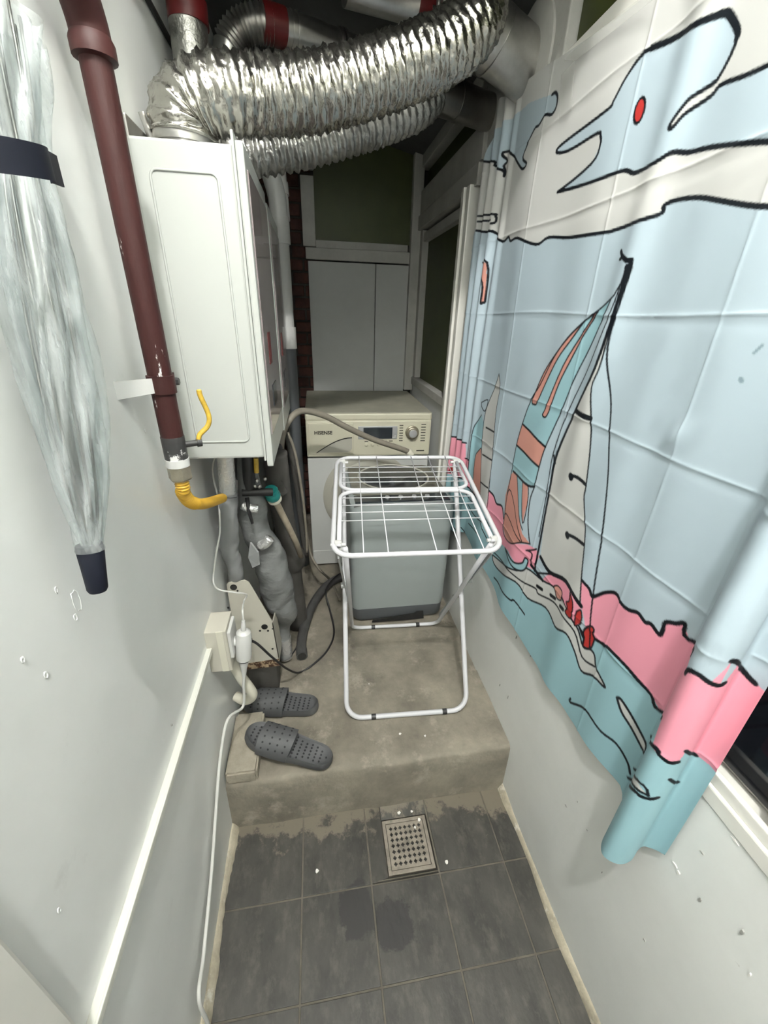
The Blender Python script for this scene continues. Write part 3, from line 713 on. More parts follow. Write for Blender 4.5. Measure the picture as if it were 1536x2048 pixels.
    line([(1026, 942), (1044, 961), (1058, 972), (1069, 973)], .0065)
    line(jl, .0045); line(jr + [(1060, 1000), (1056, 1040), (1058, 1075), (1060, 1088)], .0045)
    line([(1014, 991), (1022, 983), (1040, 1073), (1043, 1085)], .004); line([(1010, 1029), (1015, 1031), (1041, 1084)], .004)
    # big boat: main sail
    fill([(1222, 655), (1199, 734), (1183, 775), (1182, 835), (1181, 890), (1172, 972), (1168, 999), (1170, 1073), (1164, 1141), (1160, 1204), (1132, 1163), (1099, 1144), (1081, 1114), (1090, 1030), (1100, 975), (1115, 905), (1150, 823), (1190, 735)], 'white')
    line([(1240, 590), (1222, 655), (1199, 734), (1183, 775), (1182, 835), (1181, 890), (1172, 972), (1168, 999), (1170, 1073), (1164, 1141), (1160, 1204)], .0045)
    line([(1258, 530), (1235, 603), (1190, 735), (1153, 816), (1115, 905), (1100, 975), (1082, 1073), (1069, 1141)], .0085)
    line([(1253, 530), (1229, 603), (1181, 725), (1140, 815), (1107, 905), (1093, 985), (1078, 1073)], .004)
    line([(1062, 1130), (1085, 1161)], .009); line([(1073, 1146), (1102, 1148)], .006)
    line([(1081, 1114), (1099, 1144), (1132, 1163), (1162, 1212)], .011)
    line([(1262, 540), (1226, 650), (1215, 699), (1215, 740), (1222, 808), (1219, 876), (1215, 966), (1204, 1068), (1189, 1169), (1181, 1237), (1179, 1297)], .0045)
    line([(1242, 502), (1244, 514), (1240, 518)], .007); line([(1244, 512), (1253, 521), (1263, 521), (1261, 536), (1252, 534)], .0085, curve=False); line([(1258, 540), (1238, 600)], .006)
    line([(1152, 822), (1166, 832), (1181, 837)], .011); line([(1141, 951), (1155, 955), (1171, 969)], .008); line([(1133, 1068), (1150, 1076), (1167, 1089)], .008)
    for p in ((1141, 952), (1134, 1069)): line([p, (p[0] + 1, p[1] + 3)], .016, curve=False)
    line([(1108, 912), (1110, 926)], .008)
    # marks on the cloth
    line([(1508, 706), (1524, 691)], .004, 'mark'); line([(1481, 758), (1483, 762)], .006, 'mark')
    # ------- mesh
    vs = np.stack([Xx.ravel(), Yw.ravel(), zz_], 1)
    I = np.arange(ny * nz).reshape(ny, nz)
    q = np.stack([I[:-1, :-1], I[:-1, 1:], I[1:, 1:], I[1:, :-1]], -1).reshape(-1, 4)
    me = bpy.data.meshes.new('curtain')
    me.vertices.add(len(vs)); me.vertices.foreach_set('co', vs.ravel())
    me.loops.add(q.size); me.loops.foreach_set('vertex_index', q.ravel())
    me.polygons.add(len(q)); me.polygons.foreach_set('loop_start', np.arange(0, q.size, 4)); me.polygons.foreach_set('loop_total', np.full(len(q), 4))
    me.update(); me.polygons.foreach_set('use_smooth', np.ones(len(q), bool))
    at = me.color_attributes.new('print', 'FLOAT_COLOR', 'POINT')
    at.data.foreach_set('color', np.hstack([col, np.ones((len(col), 1))]).astype(np.float32).ravel())
    me.materials.append(MT['cloth'])
    ob = bpy.data.objects.new('curtain', me); C.objects.link(ob)
    return tag(ob, 'pale blue curtain printed with sailing boat, bird and pink hills on right wall', 'curtain')
curtain()
def tape(name, px0, label):
    P = [at_x(*p, XR - .022) for p in px0]; n = len(P)
    mb = MB().add(P + [(x + .0008, y, z) for x, y, z in P], [tuple(range(n)), tuple(range(2 * n - 1, n - 1, -1))] + [(i, n + i, n + (i + 1) % n, (i + 1) % n) for i in range(n)])
    tag(mb.build(name, 'tape'), label, 'tape', 'clear tape holding the curtain')
tape('clear_tape', [(1122, 150), (1150, 120), (1142, 222), (1118, 238)], 'short strip of clear tape holding the curtain top above the small cloud')
tape('clear_tape', [(1128, 120), (1150, 98), (1300, -20), (1330, -20), (1150, 122)], 'long strip of clear tape sealing the slanting top edge of the curtain')

# ------------------------------------------------------------------ wall-hung water heaters
def heater(y0, y1, z0, z1, label):
    t = thing('water_heater', label, 'water heater', (XL + .01, (y0 + y1) / 2, z0), 'wall-hung water heaters')
    MB().box((XL + .012, y0, z0), (-.132, y1, z1), .005).build('body', 'white', t)
    MB().box((XL - .004, y0 + .02, z0 + .03), (XL + .012, y1 - .02, z1 + .035), .003).build('wall_plate', 'steel_dark', t)
    # raised frame line on the near side panel
    w, h = .115, z1 - z0 - .085; cx, czz = -.219, (z0 + z1) / 2 - .002
    lp = [(cx + u, y0 - .0003, czz + v) for u, v in rrect(w, h, .012, 4)]
    MB().tube(lp, .0024, 6, closed=True).build('side_rib', 'white', t, True)
    # front shell with flange, then the glossy front
    MB().box((-.132, y0 - .006, z0 - .006), (-.127, y1 + .004, z1 + .018), .0015).build('flange', 'white', t)
    f = MB().box((-.127, y0 - .002, z0 - .022), (-.112, y1 + .001, z1 + .006), .004).build('front_shell', 'white', t)
    MB().box((-.113, y0 + .02, z0 + .05), (-.1095, y1 - .012, z1 - .03), .0015).build('front_panel', 'gloss_front', t)
    MB().box((-.1098, y0 + .10, z0 + .20), (-.1085, y0 + .15, z0 + .27)).build('label', 'red_tape', t)
    MB().box((-.1098, y0 + .11, z0 + .10), (-.108, y0 + .20, z0 + .15)).build('display', 'display', t)
    return t
heater(.96, 1.315, 1.148, 1.727, 'nearer white water heater, its ribbed side panel behind the maroon gas pipe')
heater(1.362, 1.70, 1.13, 1.715, 'farther water heater, mostly hidden behind the nearer one')

# ------------------------------------------------------------------ flexible foil ducts
def flex(name, pts, r, pitch, depth, label, material, jit):
    cl = resample(smoothpath(pts, 12), pitch / 6); n = len(cl)
    seg = 56
    mb = MB().tube(cl, r, seg)
    V = np.array(mb.v).reshape(n, seg, 3); cen = cl[:, None, :]
    ph = np.arange(n)[:, None] / 6 * 2 * math.pi
    k = np.arange(seg)[None, :]
    prof = np.cos(ph)
    jitter = rng.normal(0, jit, (n, seg)) + jit * 1.3 * np.sin(k * 2 * math.pi / seg * 9 + ph * 1.7 + rng.uniform(0, 6, (n, 1)) * .4)
    s = 1 + (depth * (np.where(prof > 0, prof ** .6 if False else np.abs(prof) ** .7, -np.abs(prof) ** .7)) + jitter) / r
    V = cen + (V - cen) * s[..., None]
    mb.v = [tuple(v) for v in V.reshape(-1, 3)]
    t = thing(name, label, 'duct', tuple(cl[0]), 'flexible exhaust ducts')
    mb.build('hose', material, t, True)
    return t, cl
d1, cl1 = flex('flexible_duct', [(-.240, 1.1, 1.765), (-.236, 1.1, 1.80)] + path_y([(392, 204, 1.1), (450, 190, 1.1), (520, 193, 1.12), (600, 190, 1.14), (680, 176, 1.16), (760, 152, 1.18), (840, 122, 1.2), (900, 92, 1.22), (945, 52, 1.25), (958, 8, 1.29)]) + [(.36, 1.335, 2.115)], .0605, .0205, .0028,
    'thick shiny foil exhaust duct arching from the nearer water heater to the wall', 'foil', .0015)
MB().lathe([(.053, 0), (.053, .05)], (-.241, 1.1, 1.724), Z3, 32).build('collar', 'steel', d1, True, 40)
MB().lathe([(.058, 0), (.0585, .006), (.0585, .016), (.058, .022)], (-.241, 1.1, 1.752), Z3, 32).build('hose_clamp', 'steel', d1, True, 40)
MB().tube([(-.296, 1.075, 1.752), (-.303, 1.065, 1.79)], .006, 10).build('clamp_screw', 'steel', d1, True, 40)
d2, cl2 = flex('flexible_duct', [(-.20, 1.44, 1.80)] + path_y([(470, 312, 1.42), (505, 309, 1.42), (600, 294, 1.44), (700, 266, 1.46), (780, 240, 1.49), (835, 215, 1.52), (862, 188, 1.55)]), .0475, .0215, .0036,
    'thinner dusty foil exhaust duct below the thick one', 'foil_old', .0012)
MB().lathe([(.042, -.07), (.042, .02)], (-.20, 1.44, 1.79), Z3, 28).build('collar', 'steel_dark', d2, True, 40)

# rigid pipes through the right wall
t = thing('vent_pipe', 'wide grey steel vent pipe entering the wall board at a round flange', 'pipe', (XR - .02, 1.37, 2.05))
MB().tube([(XR + .01, 1.385, 2.045), (.34, 1.335, 2.125)], .066, 36).build('pipe_body', 'steel', t, True, 40)
MB().tube([(.47, 1.362, 2.0805), (.474, 1.363, 2.079)], .0685, 36).build('seam_ring', 'steel', t, True, 40)
MB().lathe([(.125, 0), (.125, .006), (.115, .009), (.075, .009)], (XR + .004, 1.385, 2.045), (-1, 0, 0), 40).build('flange', 'woodwhite', t, True, 40)
t = thing('vent_pipe', 'narrower dull vent pipe end joined to the dusty duct', 'pipe', (XR - .02, 1.6, 2.03))
MB().tube([(XR - .005, 1.64, 2.045), (.345, 1.545, 2.045)], .046, 32).build('pipe_body', 'steel_dark', t, True, 40)
MB().tube([(.44, 1.584, 2.045), (.46, 1.593, 2.045)], .0475, 32).build('joint_ring', 'steel_dark', t, True, 40)
t = thing('vent_pipe', 'dull galvanised duct sloping down beside the thinner foil duct', 'pipe', (XR - .02, 1.52, 2.02))
MB().tube([(XR - .005, 1.52, 2.105), (.36, 1.47, 2.13)], .045, 32).build('pipe_body', 'steel_dark', t, True, 40)
MB().tube([(.43, 1.487, 2.122), (.445, 1.491, 2.12)], .047, 32).build('joint_ring', 'steel_dark', t, True, 40)

# taped pipes near the ceiling
def band(p, q, r, name, material, parent): MB().tube([p, q], r, 28).build(name, material, parent, True, 40)
a, b = np.array(at_y(388, 150, 1.36)), np.array(at_y(384, -60, 1.36))
b = np.array([a[0] + .005, 1.36, 2.30])
t = thing('exhaust_pipe', 'upright dull foil pipe with red tape above the nearer water heater', 'pipe', (a[0], 1.36, 1.715))
MB().tube([(a[0], 1.375, 1.715), a, b], .041, 28).build('pipe_body', 'foil_old', t, True, 40)
z1 = at_y(384, 52, 1.36)[2]; z2 = at_y(384, 2, 1.36)[2]
band((a[0] + .003, 1.36, z1), (a[0] + .004, 1.36, z2), .043, 'red_band', 'red_tape', t)
P = path_y([(452, 340, 1.535), (452, 200, 1.535), (452, 130, 1.535), (458, 92, 1.535), (478, 62, 1.535), (512, 47, 1.535), (545, 50, 1.545), (620, 75, 1.585), (700, 104, 1.65), (800, 140, 1.71), (900, 178, 1.79), (948, 196, 1.84)])
t = thing('exhaust_pipe', 'shiny steel pipe with ribbed elbow and red tape under the ceiling', 'pipe', tuple(P[0]))
MB().tube(P[:4], .037, 28).tube(P[6:], .038, 28).build('pipe_body', 'steel', t, True, 40)
el = resample(smoothpath(P[3:7], 10), .005)
MB().tube(el, [.038 + .003 * (-1) ** i for i in range(len(el))], 28).build('ribbed_elbow', 'steel', t, True, 25)
u = np.array(P[7]) - np.array(P[6]); u /= np.linalg.norm(u); c6 = np.array(P[6])
band(c6 - u * .03, c6 + u * .03, .040, 'red_band', 'red_tape', t)
for dd in (.045, .06, .19, .20): band(c6 + u * dd, c6 + u * (dd + .005), .040, 'joint_ring', 'steel', t)
P = path_y([(690, -30, 1.42), (760, -10, 1.44), (850, 16, 1.47), (905, 32, 1.49)])
t = thing('exhaust_pipe', 'short steel pipe with red tape above the thick foil duct', 'pipe', tuple(P[0]))
MB().tube(P, .036, 28).build('pipe_body', 'steel', t, True, 40)
c = np.array(P[2]); u = c - np.array(P[1]); u /= np.linalg.norm(u)
band(c - u * .03, c + u * .012, .038, 'red_band', 'red_tape', t)
for dd in (.02, .03): band(c + u * dd, c + u * (dd + .006), .039, 'joint_ring', 'steel', t)

# plastic drain stack behind the heaters
P = path_y([(560, 470, 1.95), (582, 692, 1.95)]); Q = at_y(592, 800, 1.95)
xq, zq = P[0][0], P[0][2]
t = thing('drain_pipe', 'upright white plastic drain pipe with dark lower half beside the bricks', 'pipe', (xq, 1.95, ZS))
MB().tube([(xq, 1.95, P[1][2]), (xq, 1.95, zq + .02)], .033, 24).build('pipe_body', 'white_plastic', t, True, 40)
MB().tube([(xq, 1.95, P[1][2] - .01), (xq, 1.95, P[1][2] + .075)], .039, 24).build('coupling', 'white_plastic', t, True, 40)
MB().tube([(xq, 1.95, ZS), (xq, 1.95, P[1][2] - .01)], .035, 24).build('lower_pipe', 'bin_dark', t, True, 40)
MB().tube([(xq, 1.95, zq - .03), (xq, 1.95, zq + .06)], .039, 24).build('coupling', 'white_plastic', t, True, 40)
MB().tube(smoothpath([(xq, 1.95, zq + .05), (xq - .002, 1.95, zq + .12), (xq - .02, 1.93, zq + .19), (xq - .05, 1.90, zq + .25), (xq - .08, 1.88, zq + .30)], 5), .034, 24).build('elbow', 'white_plastic', t, True)
MB().tube([(xq + .012, 1.97, zq + .05), (xq + .002, 1.98, zq + .36)], .030, 20).tube([(xq + .009, 1.972, zq + .13), (xq + .007, 1.975, zq + .17)], .035, 20).build('branch_pipe', 'white_plastic', t, True, 40)

# ------------------------------------------------------------------ gas pipe on the left wall
GX, GY = -.270, .79
t = thing('gas_pipe', 'maroon painted gas pipe with flaking white paint and clamp on left wall', 'pipe', (GX, GY, 1.2))
MB().tube([(GX, GY, z) for z in np.linspace(1.245, 1.775, 24)], .0195, 20).build('pipe_body', 'maroon_worn', t, True, 40)
MB().tube(smoothpath([(GX, GY, 1.765), (GX, GY - .003, 1.788), (GX + .001, GY - .022, 1.812), (GX + .001, GY - .045, 1.832), (GX + .001, GY - .062, 1.862), (GX + .001, GY - .066, 1.90), (GX + .001, GY - .066, 2.35)], 6), .0235, 20).build('elbow', 'maroon', t, True)
MB().lathe([(.020, 0), (.0265, .002), (.0265, .018), (.0235, .024)], (GX, GY, 1.752), Z3, 20).build('collar', 'maroon', t, True, 40)
zb_ = at_x(330, 765, GX)[2]
c = MB().lathe([(.0225, -.015), (.0225, .015)], (GX, GY, zb_), Z3, 22).build('clamp_ring', 'maroon', t, True, 40)
MB().box((GX - .002, GY + .02, zb_ - .015), (GX + .003, GY + .042, zb_ + .015), .001).box((GX + .006, GY + .018, zb_ - .015), (GX + .011, GY + .042, zb_ + .015), .001).build('clamp_ear', 'maroon', t)
MB().lathe([(.006, 0), (.007, .004), (.006, .009)], (GX + .011, GY + .033, zb_), X3, 6).lathe([(.005, 0), (.005, .014)], (GX - .016, GY + .033, zb_), X3, 8).build('bolt', 'black_iron', t)
MB().prism([(0, -.014), (.075, -.012), (.075, .012), (0, .014)], (XL - .002, GY - .075, zb_), (.62, .785, 0), Z3, (-.785, .62, 0), .003).build('wall_strap', 'white_plastic', t)
# valve
MB().tube([(GX, GY, 1.205), (GX, GY, 1.25)], .0205, 20).build('valve_body', 'black_iron', t, True, 40)
MB().lathe([(.006, 0), (.006, .022), (.0085, .022), (.0085, .030)], (GX + .018, GY + .004, 1.232), (.86, .5, 0), 10).build('valve_stem', 'black_iron', t, True, 40)
vs = np.array((GX + .041, GY + .016, 1.232))
MB().tube(smoothpath([vs, vs + (.002, .002, .014), vs + (.018, .010, .030), vs + (.022, .012, .050), vs + (.014, .008, .085), vs + (.013, .008, .098)], 5), [.0035] + [.0048] * 24 + [.003], 10).build('valve_handle', 'handle_yellow', t, True)
MB().tube([(GX, GY, 1.192), (GX, GY, 1.207)], .0215, 20).build('tape_wrap', 'white_plastic', t, True, 40)
MB().lathe([(.0205, .03), (.0215, .028), (.0215, .004), (.018, 0)], (GX, GY, 1.163), Z3, 6).build('nut', 'brass', t)
hp = smoothpath([(GX, GY, 1.167), (GX, GY + .001, 1.145)] + path_y([(366, 985, .797), (380, 1003, .815), (402, 1008, .86), (425, 1003, .93), (445, 996, 1.03)]), 8)
hp = resample(hp, .00125); nn = len(hp)
MB().tube(hp, [.0122 + .0017 * math.sin(2 * math.pi * i / 4.0) * (1 if i < nn * .30 else .12) for i in range(nn)], 14).build('yellow_hose', 'yellow', t, True)

# ------------------------------------------------------------------ umbrella hanging on the left wall
def umbrella():
    A = np.array(at_x(180, 1098, -.272)); Bm = np.array(at_x(32, 322, -.272)); ax = (Bm - A); Lm = np.linalg.norm(ax); ax /= Lm
    t = thing('umbrella', 'closed clear plastic umbrella with navy strap hanging on the left wall', 'umbrella', tuple(A))
    side = np.cross(ax, (1, 0, 0)); side /= np.linalg.norm(side)        # along the wall
    nx = np.cross(side, ax)
    if nx[0] < 0: nx = -nx
    if side[1] < 0: side = -side
    hs = np.array([0, .04, .10, .2, .35, .5, .65, .8, .92, .985, 1.0, 1.02, 1.10, 1.2, 1.32]) * Lm
    ws = np.array([.0125, .018, .026, .036, .044, .048, .047, .043, .038, .033, .033, .034, .040, .046, .048])
    def body(scale, off, twist, seed):
        r2 = np.random.default_rng(seed); n = 72; seg = 88; vs = []
        H = np.linspace(0, hs[-1], n); Wd = np.interp(H, hs, ws) * scale
        ph = r2.uniform(0, 6, 4)
        for h, w in zip(H, Wd):
            u = h / hs[-1]
            for k in range(seg):
                a = 2 * math.pi * k / seg + twist * u
                amp = .10 + .12 * min(1, u * 3)
                r = 1 + amp * math.sin(8 * a + 1.2 * math.sin(5 * u + ph[0])) + .05 * math.sin(17 * a + 9 * u + ph[1]) + .03 * math.sin(29 * u + 5 * a + ph[2])
                p = A + ax * h + side * (w * r * math.cos(a - twist * u) + .006 * math.sin(7 * u)) + nx * (w * .52 * r * math.sin(a - twist * u) + off)
                p[0] = max(p[0], XL + .004)
                vs.append(p)
        fs = [(i * seg + k, i * seg + (k + 1) % seg, (i + 1) * seg + (k + 1) % seg, (i + 1) * seg + k) for i in range(n - 1) for k in range(seg)]
        return MB().add(vs, fs)
    body(1, .004, 2.2, 3).build('canopy', 'film', t, True)
    body(.72, .003, 3.0, 5).build('inner_fold', 'film', t, True)
    for k in range(8):
        a = 2 * math.pi * k / 8 + .3
        pts = []
        for h in np.linspace(.01, hs[-1], 16):
            w = np.interp(h, hs, ws) * .62; aa = a + 2.2 * h / hs[-1] * .25
            p = A + ax * h + side * w * math.cos(aa) + nx * (w * .5 * math.sin(aa) + .004); p[0] = max(p[0], XL + .006); pts.append(p)
        MB().tube(pts, .0016, 6).build('rib', 'steel_dark', t, True)
    MB().tube([A - ax * .02, A + ax * hs[-1] * 1.05], .005, 10).build('shaft', 'steel', t, True)
    n = np.array(A)
    MB().lathe([(.0135, .006), (.0142, 0), (.0125, -.024), (.0110, -.050), (.009, -.054), (.004, -.055)], n, ax, 24).build('tip_cap', 'navy', t, True, 40)
    MB().lathe([(.0142, .035), (.0146, .028), (.0146, .002), (.0150, 0), (.0146, -.002)], n, ax, 30).build('tip_gather', 'film', t, True, 40)
    # strap
    p0 = np.array(at_x(-90, 290, -.235)); p1 = np.array(at_x(80, 334, -.235)); vs = []; seg = 30
    for dz in (-.0115, .0115):
        for k in range(seg + 1):
            u = k / seg; p = p0 + (p1 - p0) * u; p[0] = XL + .010 + .095 * math.sin(math.pi * (.05 + .70 * u)) ** .6; p[2] += dz; vs.append(p)
    MB().add(vs, [(k, k + 1, seg + 2 + k, seg + 1 + k) for k in range(seg)]).build('strap', 'navy', t, True)
    q0 = np.array(at_x(52, 328, -.232)); q0[0] = XL + .100
    q1 = np.array(at_x(100, 339, -.232)); q1[0] = XL + .092; w = q1 - q0; L = np.linalg.norm(w); w /= L; nn = np.cross(w, (0, 0, 1)); nn /= np.linalg.norm(nn)
    MB().prism([(0, -.0115), (L, -.0125), (L, .0105), (0, .0115)], q0, w, Z3, nn, .0015).build('strap_end', 'navy', t)
    pb = A + ax * hs[-1]
    MB().tube(smoothpath([pb, pb + ax * .04, pb + ax * .07 - side * .01, pb + ax * .085 - side * .03, pb + ax * .07 - side * .05, pb + ax * .04 - side * .055], 6), .0085, 12).build('handle', 'white_plastic', t, True)
    return t
umbrella()
tag(MB().box((XL - .001, .585, 1.484), (XL + .0022, .605, 1.512)).build('masking_tape', 'cream_plastic'), 'small beige tape patch on left wall beside the umbrella', 'tape')

# ------------------------------------------------------------------ cable trunking, wall box, plug and cables
tt = thing('cable_trunking', 'long narrow white cable trunking running low along the left wall', 'trunking', (XL, .55, .652))
MB().box((XL - .002, .208, .6455), (XL + .010, .862, .6595), .002).build('base', 'trunking', tt)
MB().box((XL + .009, .208, .6445), (XL + .0135, .862, .6605), .002).build('cover', 'trunking', tt)
bx = thing('socket_box', 'cream wall box with tape stripe holding the white adapter', 'socket box', (XL, .915, .57))
BX1 = -.262
MB().box((XL - .002, .862, .572), (BX1, .945, .712), .003).build('box_body', 'beige_metal', bx)
MB().box((XL + .03, .8602, .574), (BX1 - .008, .8626, .7125)).build('tape_stripe', 'cream_plastic', bx)
MB().box((BX1 - .001, .868, .61), (BX1 + .008, .938, .70), .003).build('socket_plate', 'white_plastic', bx)
ad = thing('plug_adapter', 'white cylindrical plug adapter in the socket box on left wall', 'adapter', (BX1 + .02, .90, .63))
c0 = np.array((BX1 + .030, .898, .628)); av = np.array((.10, .06, 1.0)); av /= np.linalg.norm(av)
MB().lathe([(.016, -.048), (.0205, -.046), (.0215, -.03), (.0215, .03), (.019, .043), (.012, .049)], c0, av, 28).build('adapter_body', 'white_plastic', ad, True, 35)
MB().lathe([(.0165, 0), (.015, .002), (.015, .004)], c0 - av * .0505, -av, 24).build('adapter_face', 'rubber_grey', ad, True, 35)
MB().tube([(BX1 + .006, .903, .64), (BX1 + .03, .900, .638)], .0145, 20).build('socket_plug', 'white_plastic', ad, True, 40)
MB().lathe([(.0055, 0), (.007, .004), (.006, .02), (.0045, .034)], c0 + av * .048, av, 14).build('strain_relief', 'white_plastic', ad, True, 40)
ct = c0 + av * .08
ab = thing('white_cable', 'thin white cable looping up from the adapter behind the gas pipe', 'cable', tuple(ct))
MB().tube(smoothpath([ct, ct + (0, .01, .03)] + [at_y(488, 1202, 1.00), at_y(493, 1189, 1.0), at_y(470, 1185, .98), at_y(440, 1180, .97), at_y(428, 1168, .97), at_y(427, 1150, .98), at_y(432, 1110, 1.0), at_y(440, 1060, 1.04), at_y(437, 1000, 1.08), at_y(428, 960, 1.09), at_y(427, 925, 1.1), (-.25, 1.1, 1.15)], 6), .0026, 8).build('cord', 'cable_white', ab, True)
plug = thing('white_power_cord', 'long white power cord hanging from the adapter down to the tiles', 'cord', tuple(c0 - av * .055))
pc = c0 - av * .052
MB().lathe([(.0125, 0), (.0125, -.014), (.009, -.03), (.0065, -.048), (.005, -.062)], pc, av, 18).build('plug_head', 'white_plastic', plug, True, 40)
e = pc - av * .06
MB().tube(smoothpath([e, e + (-.004, -.004, -.03), e + (-.014, -.012, -.11), at_x(455, 1440, XL + .03), at_x(440, 1520, XL + .014), at_x(432, 1620, XL + .010), at_x(425, 1720, XL + .009), at_x(416, 1820, XL + .009), at_x(406, 1920, XL + .012), at_x(398, 2000, XL + .018), (XL + .025, .33, .006), (XL + .03, .1, .005), (XL + .04, -.3, .005)], 6), .0042, 10).build('cord', 'cable_white', plug, True)
tag(MB().tube(resample(smoothpath([(XL + .03, .925, .574), (-.275, .93, .52), (-.262, .93, .47)] + [at_y(505, 1388, .935), at_y(490, 1400, .95), at_y(472, 1392, .97)], 6), .004), [.0165, .0155] * 80 if False else .0155, 18).build('bent_sleeve', 'cream_plastic', None, True, 60), 'bent cream plastic sleeve under the socket box above the far slipper', 'sleeve')

# ------------------------------------------------------------------ beige housing on the platform
hs_ = thing('metal_housing', 'beige sheet metal housing with rusty bottom edge standing by left wall', 'housing', (-.24, 1.12, ZS))
P0 = np.array((-.306, 1.10, .70)); 
prof = [(-.308, .332), (-.176, .335), (-.172, .36), (-.180, .525), (-.238, .694), (-.25, .703), (-.300, .698), (-.306, .69)]
MB().prism(prof, (0, 1.10, 0), X3, Z3, Y3, .004).build('face_plate', 'beige_metal', hs_)
MB().prism([(-.307, .325), (-.173, .329), (-.1725, .362), (-.307, .352)], (0, 1.0985, 0), X3, Z3, Y3, .0065).build('rusty_edge', 'rust', hs_)
MB().add([(-.180, 1.1, .525), (-.172, 1.1, .355), (-.172, 1.2, .335), (-.180, 1.2, .50), (-.183, 1.1, .525), (-.175, 1.1, .355), (-.175, 1.2, .335), (-.183, 1.2, .50)],
         [(0, 1, 2, 3), (7, 6, 5, 4), (0, 4, 5, 1), (1, 5, 6, 2), (2, 6, 7, 3), (3, 7, 4, 0)]).build('side_plate', 'beige_metal', hs_)
MB().box((-.308, 1.104, .34), (-.19, 1.15, .50), .002).build('inner_box', 'insul', hs_)
def disc(x, z, r): MB().lathe([(r, 0), (r, .0016)], (x, 1.1002, z), (0, -1, 0), 20).build('vent_hole', 'hole', hs_)
for px, py, r in ((467, 1175, .0105), (529, 1254, .0105), (475, 1182, .003), (520, 1262, .0035), (536, 1262, .0035), (456, 1216, .0035), (545, 1298, .0035), (545, 1258, .0025)):
    q = at_y(px, py, 1.0985); disc(q[0], q[2], r)
MB().box((-.285, 1.105, ZS - .002), (-.185, 1.165, .33), .003).build('stand', 'insul', hs_)

# ------------------------------------------------------------------ wrapped pipes under the nearer heater
def wrapped(name, pts, rads, material, label, foil=None, seed=1, extra=()):
    r3 = np.random.default_rng(seed)
    P = np.array(smoothpath(pts, 10)); R = np.interp(np.linspace(0, 1, len(P)), np.linspace(0, 1, len(rads)), rads)
    n = len(P); seg = 28
    mb = MB().tube(P, R, seg); V = np.array(mb.v).reshape(n, seg, 3)
    k = np.arange(seg)[None, :] * 2 * math.pi / seg; i = np.arange(n)[:, None]
    s = 1 + .05 * np.sin(2 * k + .35 * i + r3.uniform(0, 6)) + .03 * np.sin(3 * k - .8 * i) + r3.normal(0, .012, (n, seg))
    V = P[:, None, :] + (V - P[:, None, :]) * s[..., None]; mb.v = [tuple(v) for v in V.reshape(-1, 3)]
    t = thing(name, label, 'pipe', tuple(P[-1]), 'wrapped pipes under the water heaters')
    mb.build('wrapping', material, t, True)
    return t, P, R
t, P, R = wrapped('wrapped_pipe', path_y([(456, 985, 1.09), (456, 1030, 1.09), (458, 1080, 1.10), (460, 1105, 1.105), (468, 1125, 1.11), (472, 1150, 1.12), (470, 1165, 1.14)]), [.0255, .027, .027, .026, .023, .024, .020], 'greytape', 'straight grey wrapped pipe with bare foil top under the nearer water heater', seed=2)
p1 = at_y(456, 990, 1.09)
MB().tube([p1, (p1[0] + .012, 1.085, 1.152)], .0225, 24).build('foil_sleeve', 'foilwrap', t, True, 40)
MB().tube([(P[-2][0], P[-2][1], P[-2][2]), (P[-1][0], P[-1][1] + .01, ZS + .3)], .016, 16).build('lower_pipe', 'foilwrap', t, True, 40)
MB().tube(smoothpath(path_y([(440, 985, 1.06), (456, 996, 1.058), (474, 994, 1.062)]), 5), .0012, 6).build('tie_wire', 'rubber', t, True)
t, P, R = wrapped('wrapped_pipe', [(-.21, 1.18, 1.12)] + path_y([(497, 955, 1.17), (503, 1010, 1.18), (512, 1060, 1.19), (535, 1105, 1.20), (548, 1150, 1.21), (558, 1195, 1.22), (572, 1225, 1.23)]) + [(-.170, 1.262, .38), (-.178, 1.255, .30), (-.168, 1.245, .225)], [.022, .030, .042, .043, .048, .055, .057, .05, .036, .031, .030, .026], 'greywrap', 'thick crumpled grey wrapped pipe leaning behind the beige housing', seed=3)
MB().tube(smoothpath(path_y([(486, 1010, 1.125), (498, 1016, 1.12), (515, 1018, 1.125)]), 4), .014, 12).build('foil_patch', 'foilwrap', t, True)
MB().tube(smoothpath(path_y([(520, 1092, 1.145), (532, 1086, 1.14), (540, 1076, 1.14)]), 4), .016, 12).build('foil_patch', 'foilwrap', t, True)
MB().tube([(-.1755, 1.256, .315), (-.170, 1.247, .22)], [.0325, .027], 22).build('foil_end', 'foilwrap', t, True, 40)
fl = path_y([(500, 1085, 1.13), (515, 1105, 1.12), (517, 1130, 1.12), (505, 1136, 1.12), (496, 1115, 1.125)])
MB().add(fl + [(x + .004, y + .003, z) for x, y, z in fl], [(0, 1, 2, 3, 4), (9, 8, 7, 6, 5)] + [(i, 5 + i, 5 + (i + 1) % 5, (i + 1) % 5) for i in range(5)]).build('loose_flap', 'greytape', t)
pb = np.array(path_y([(540, 1195, 1.30), (548, 1236, 1.19)]))
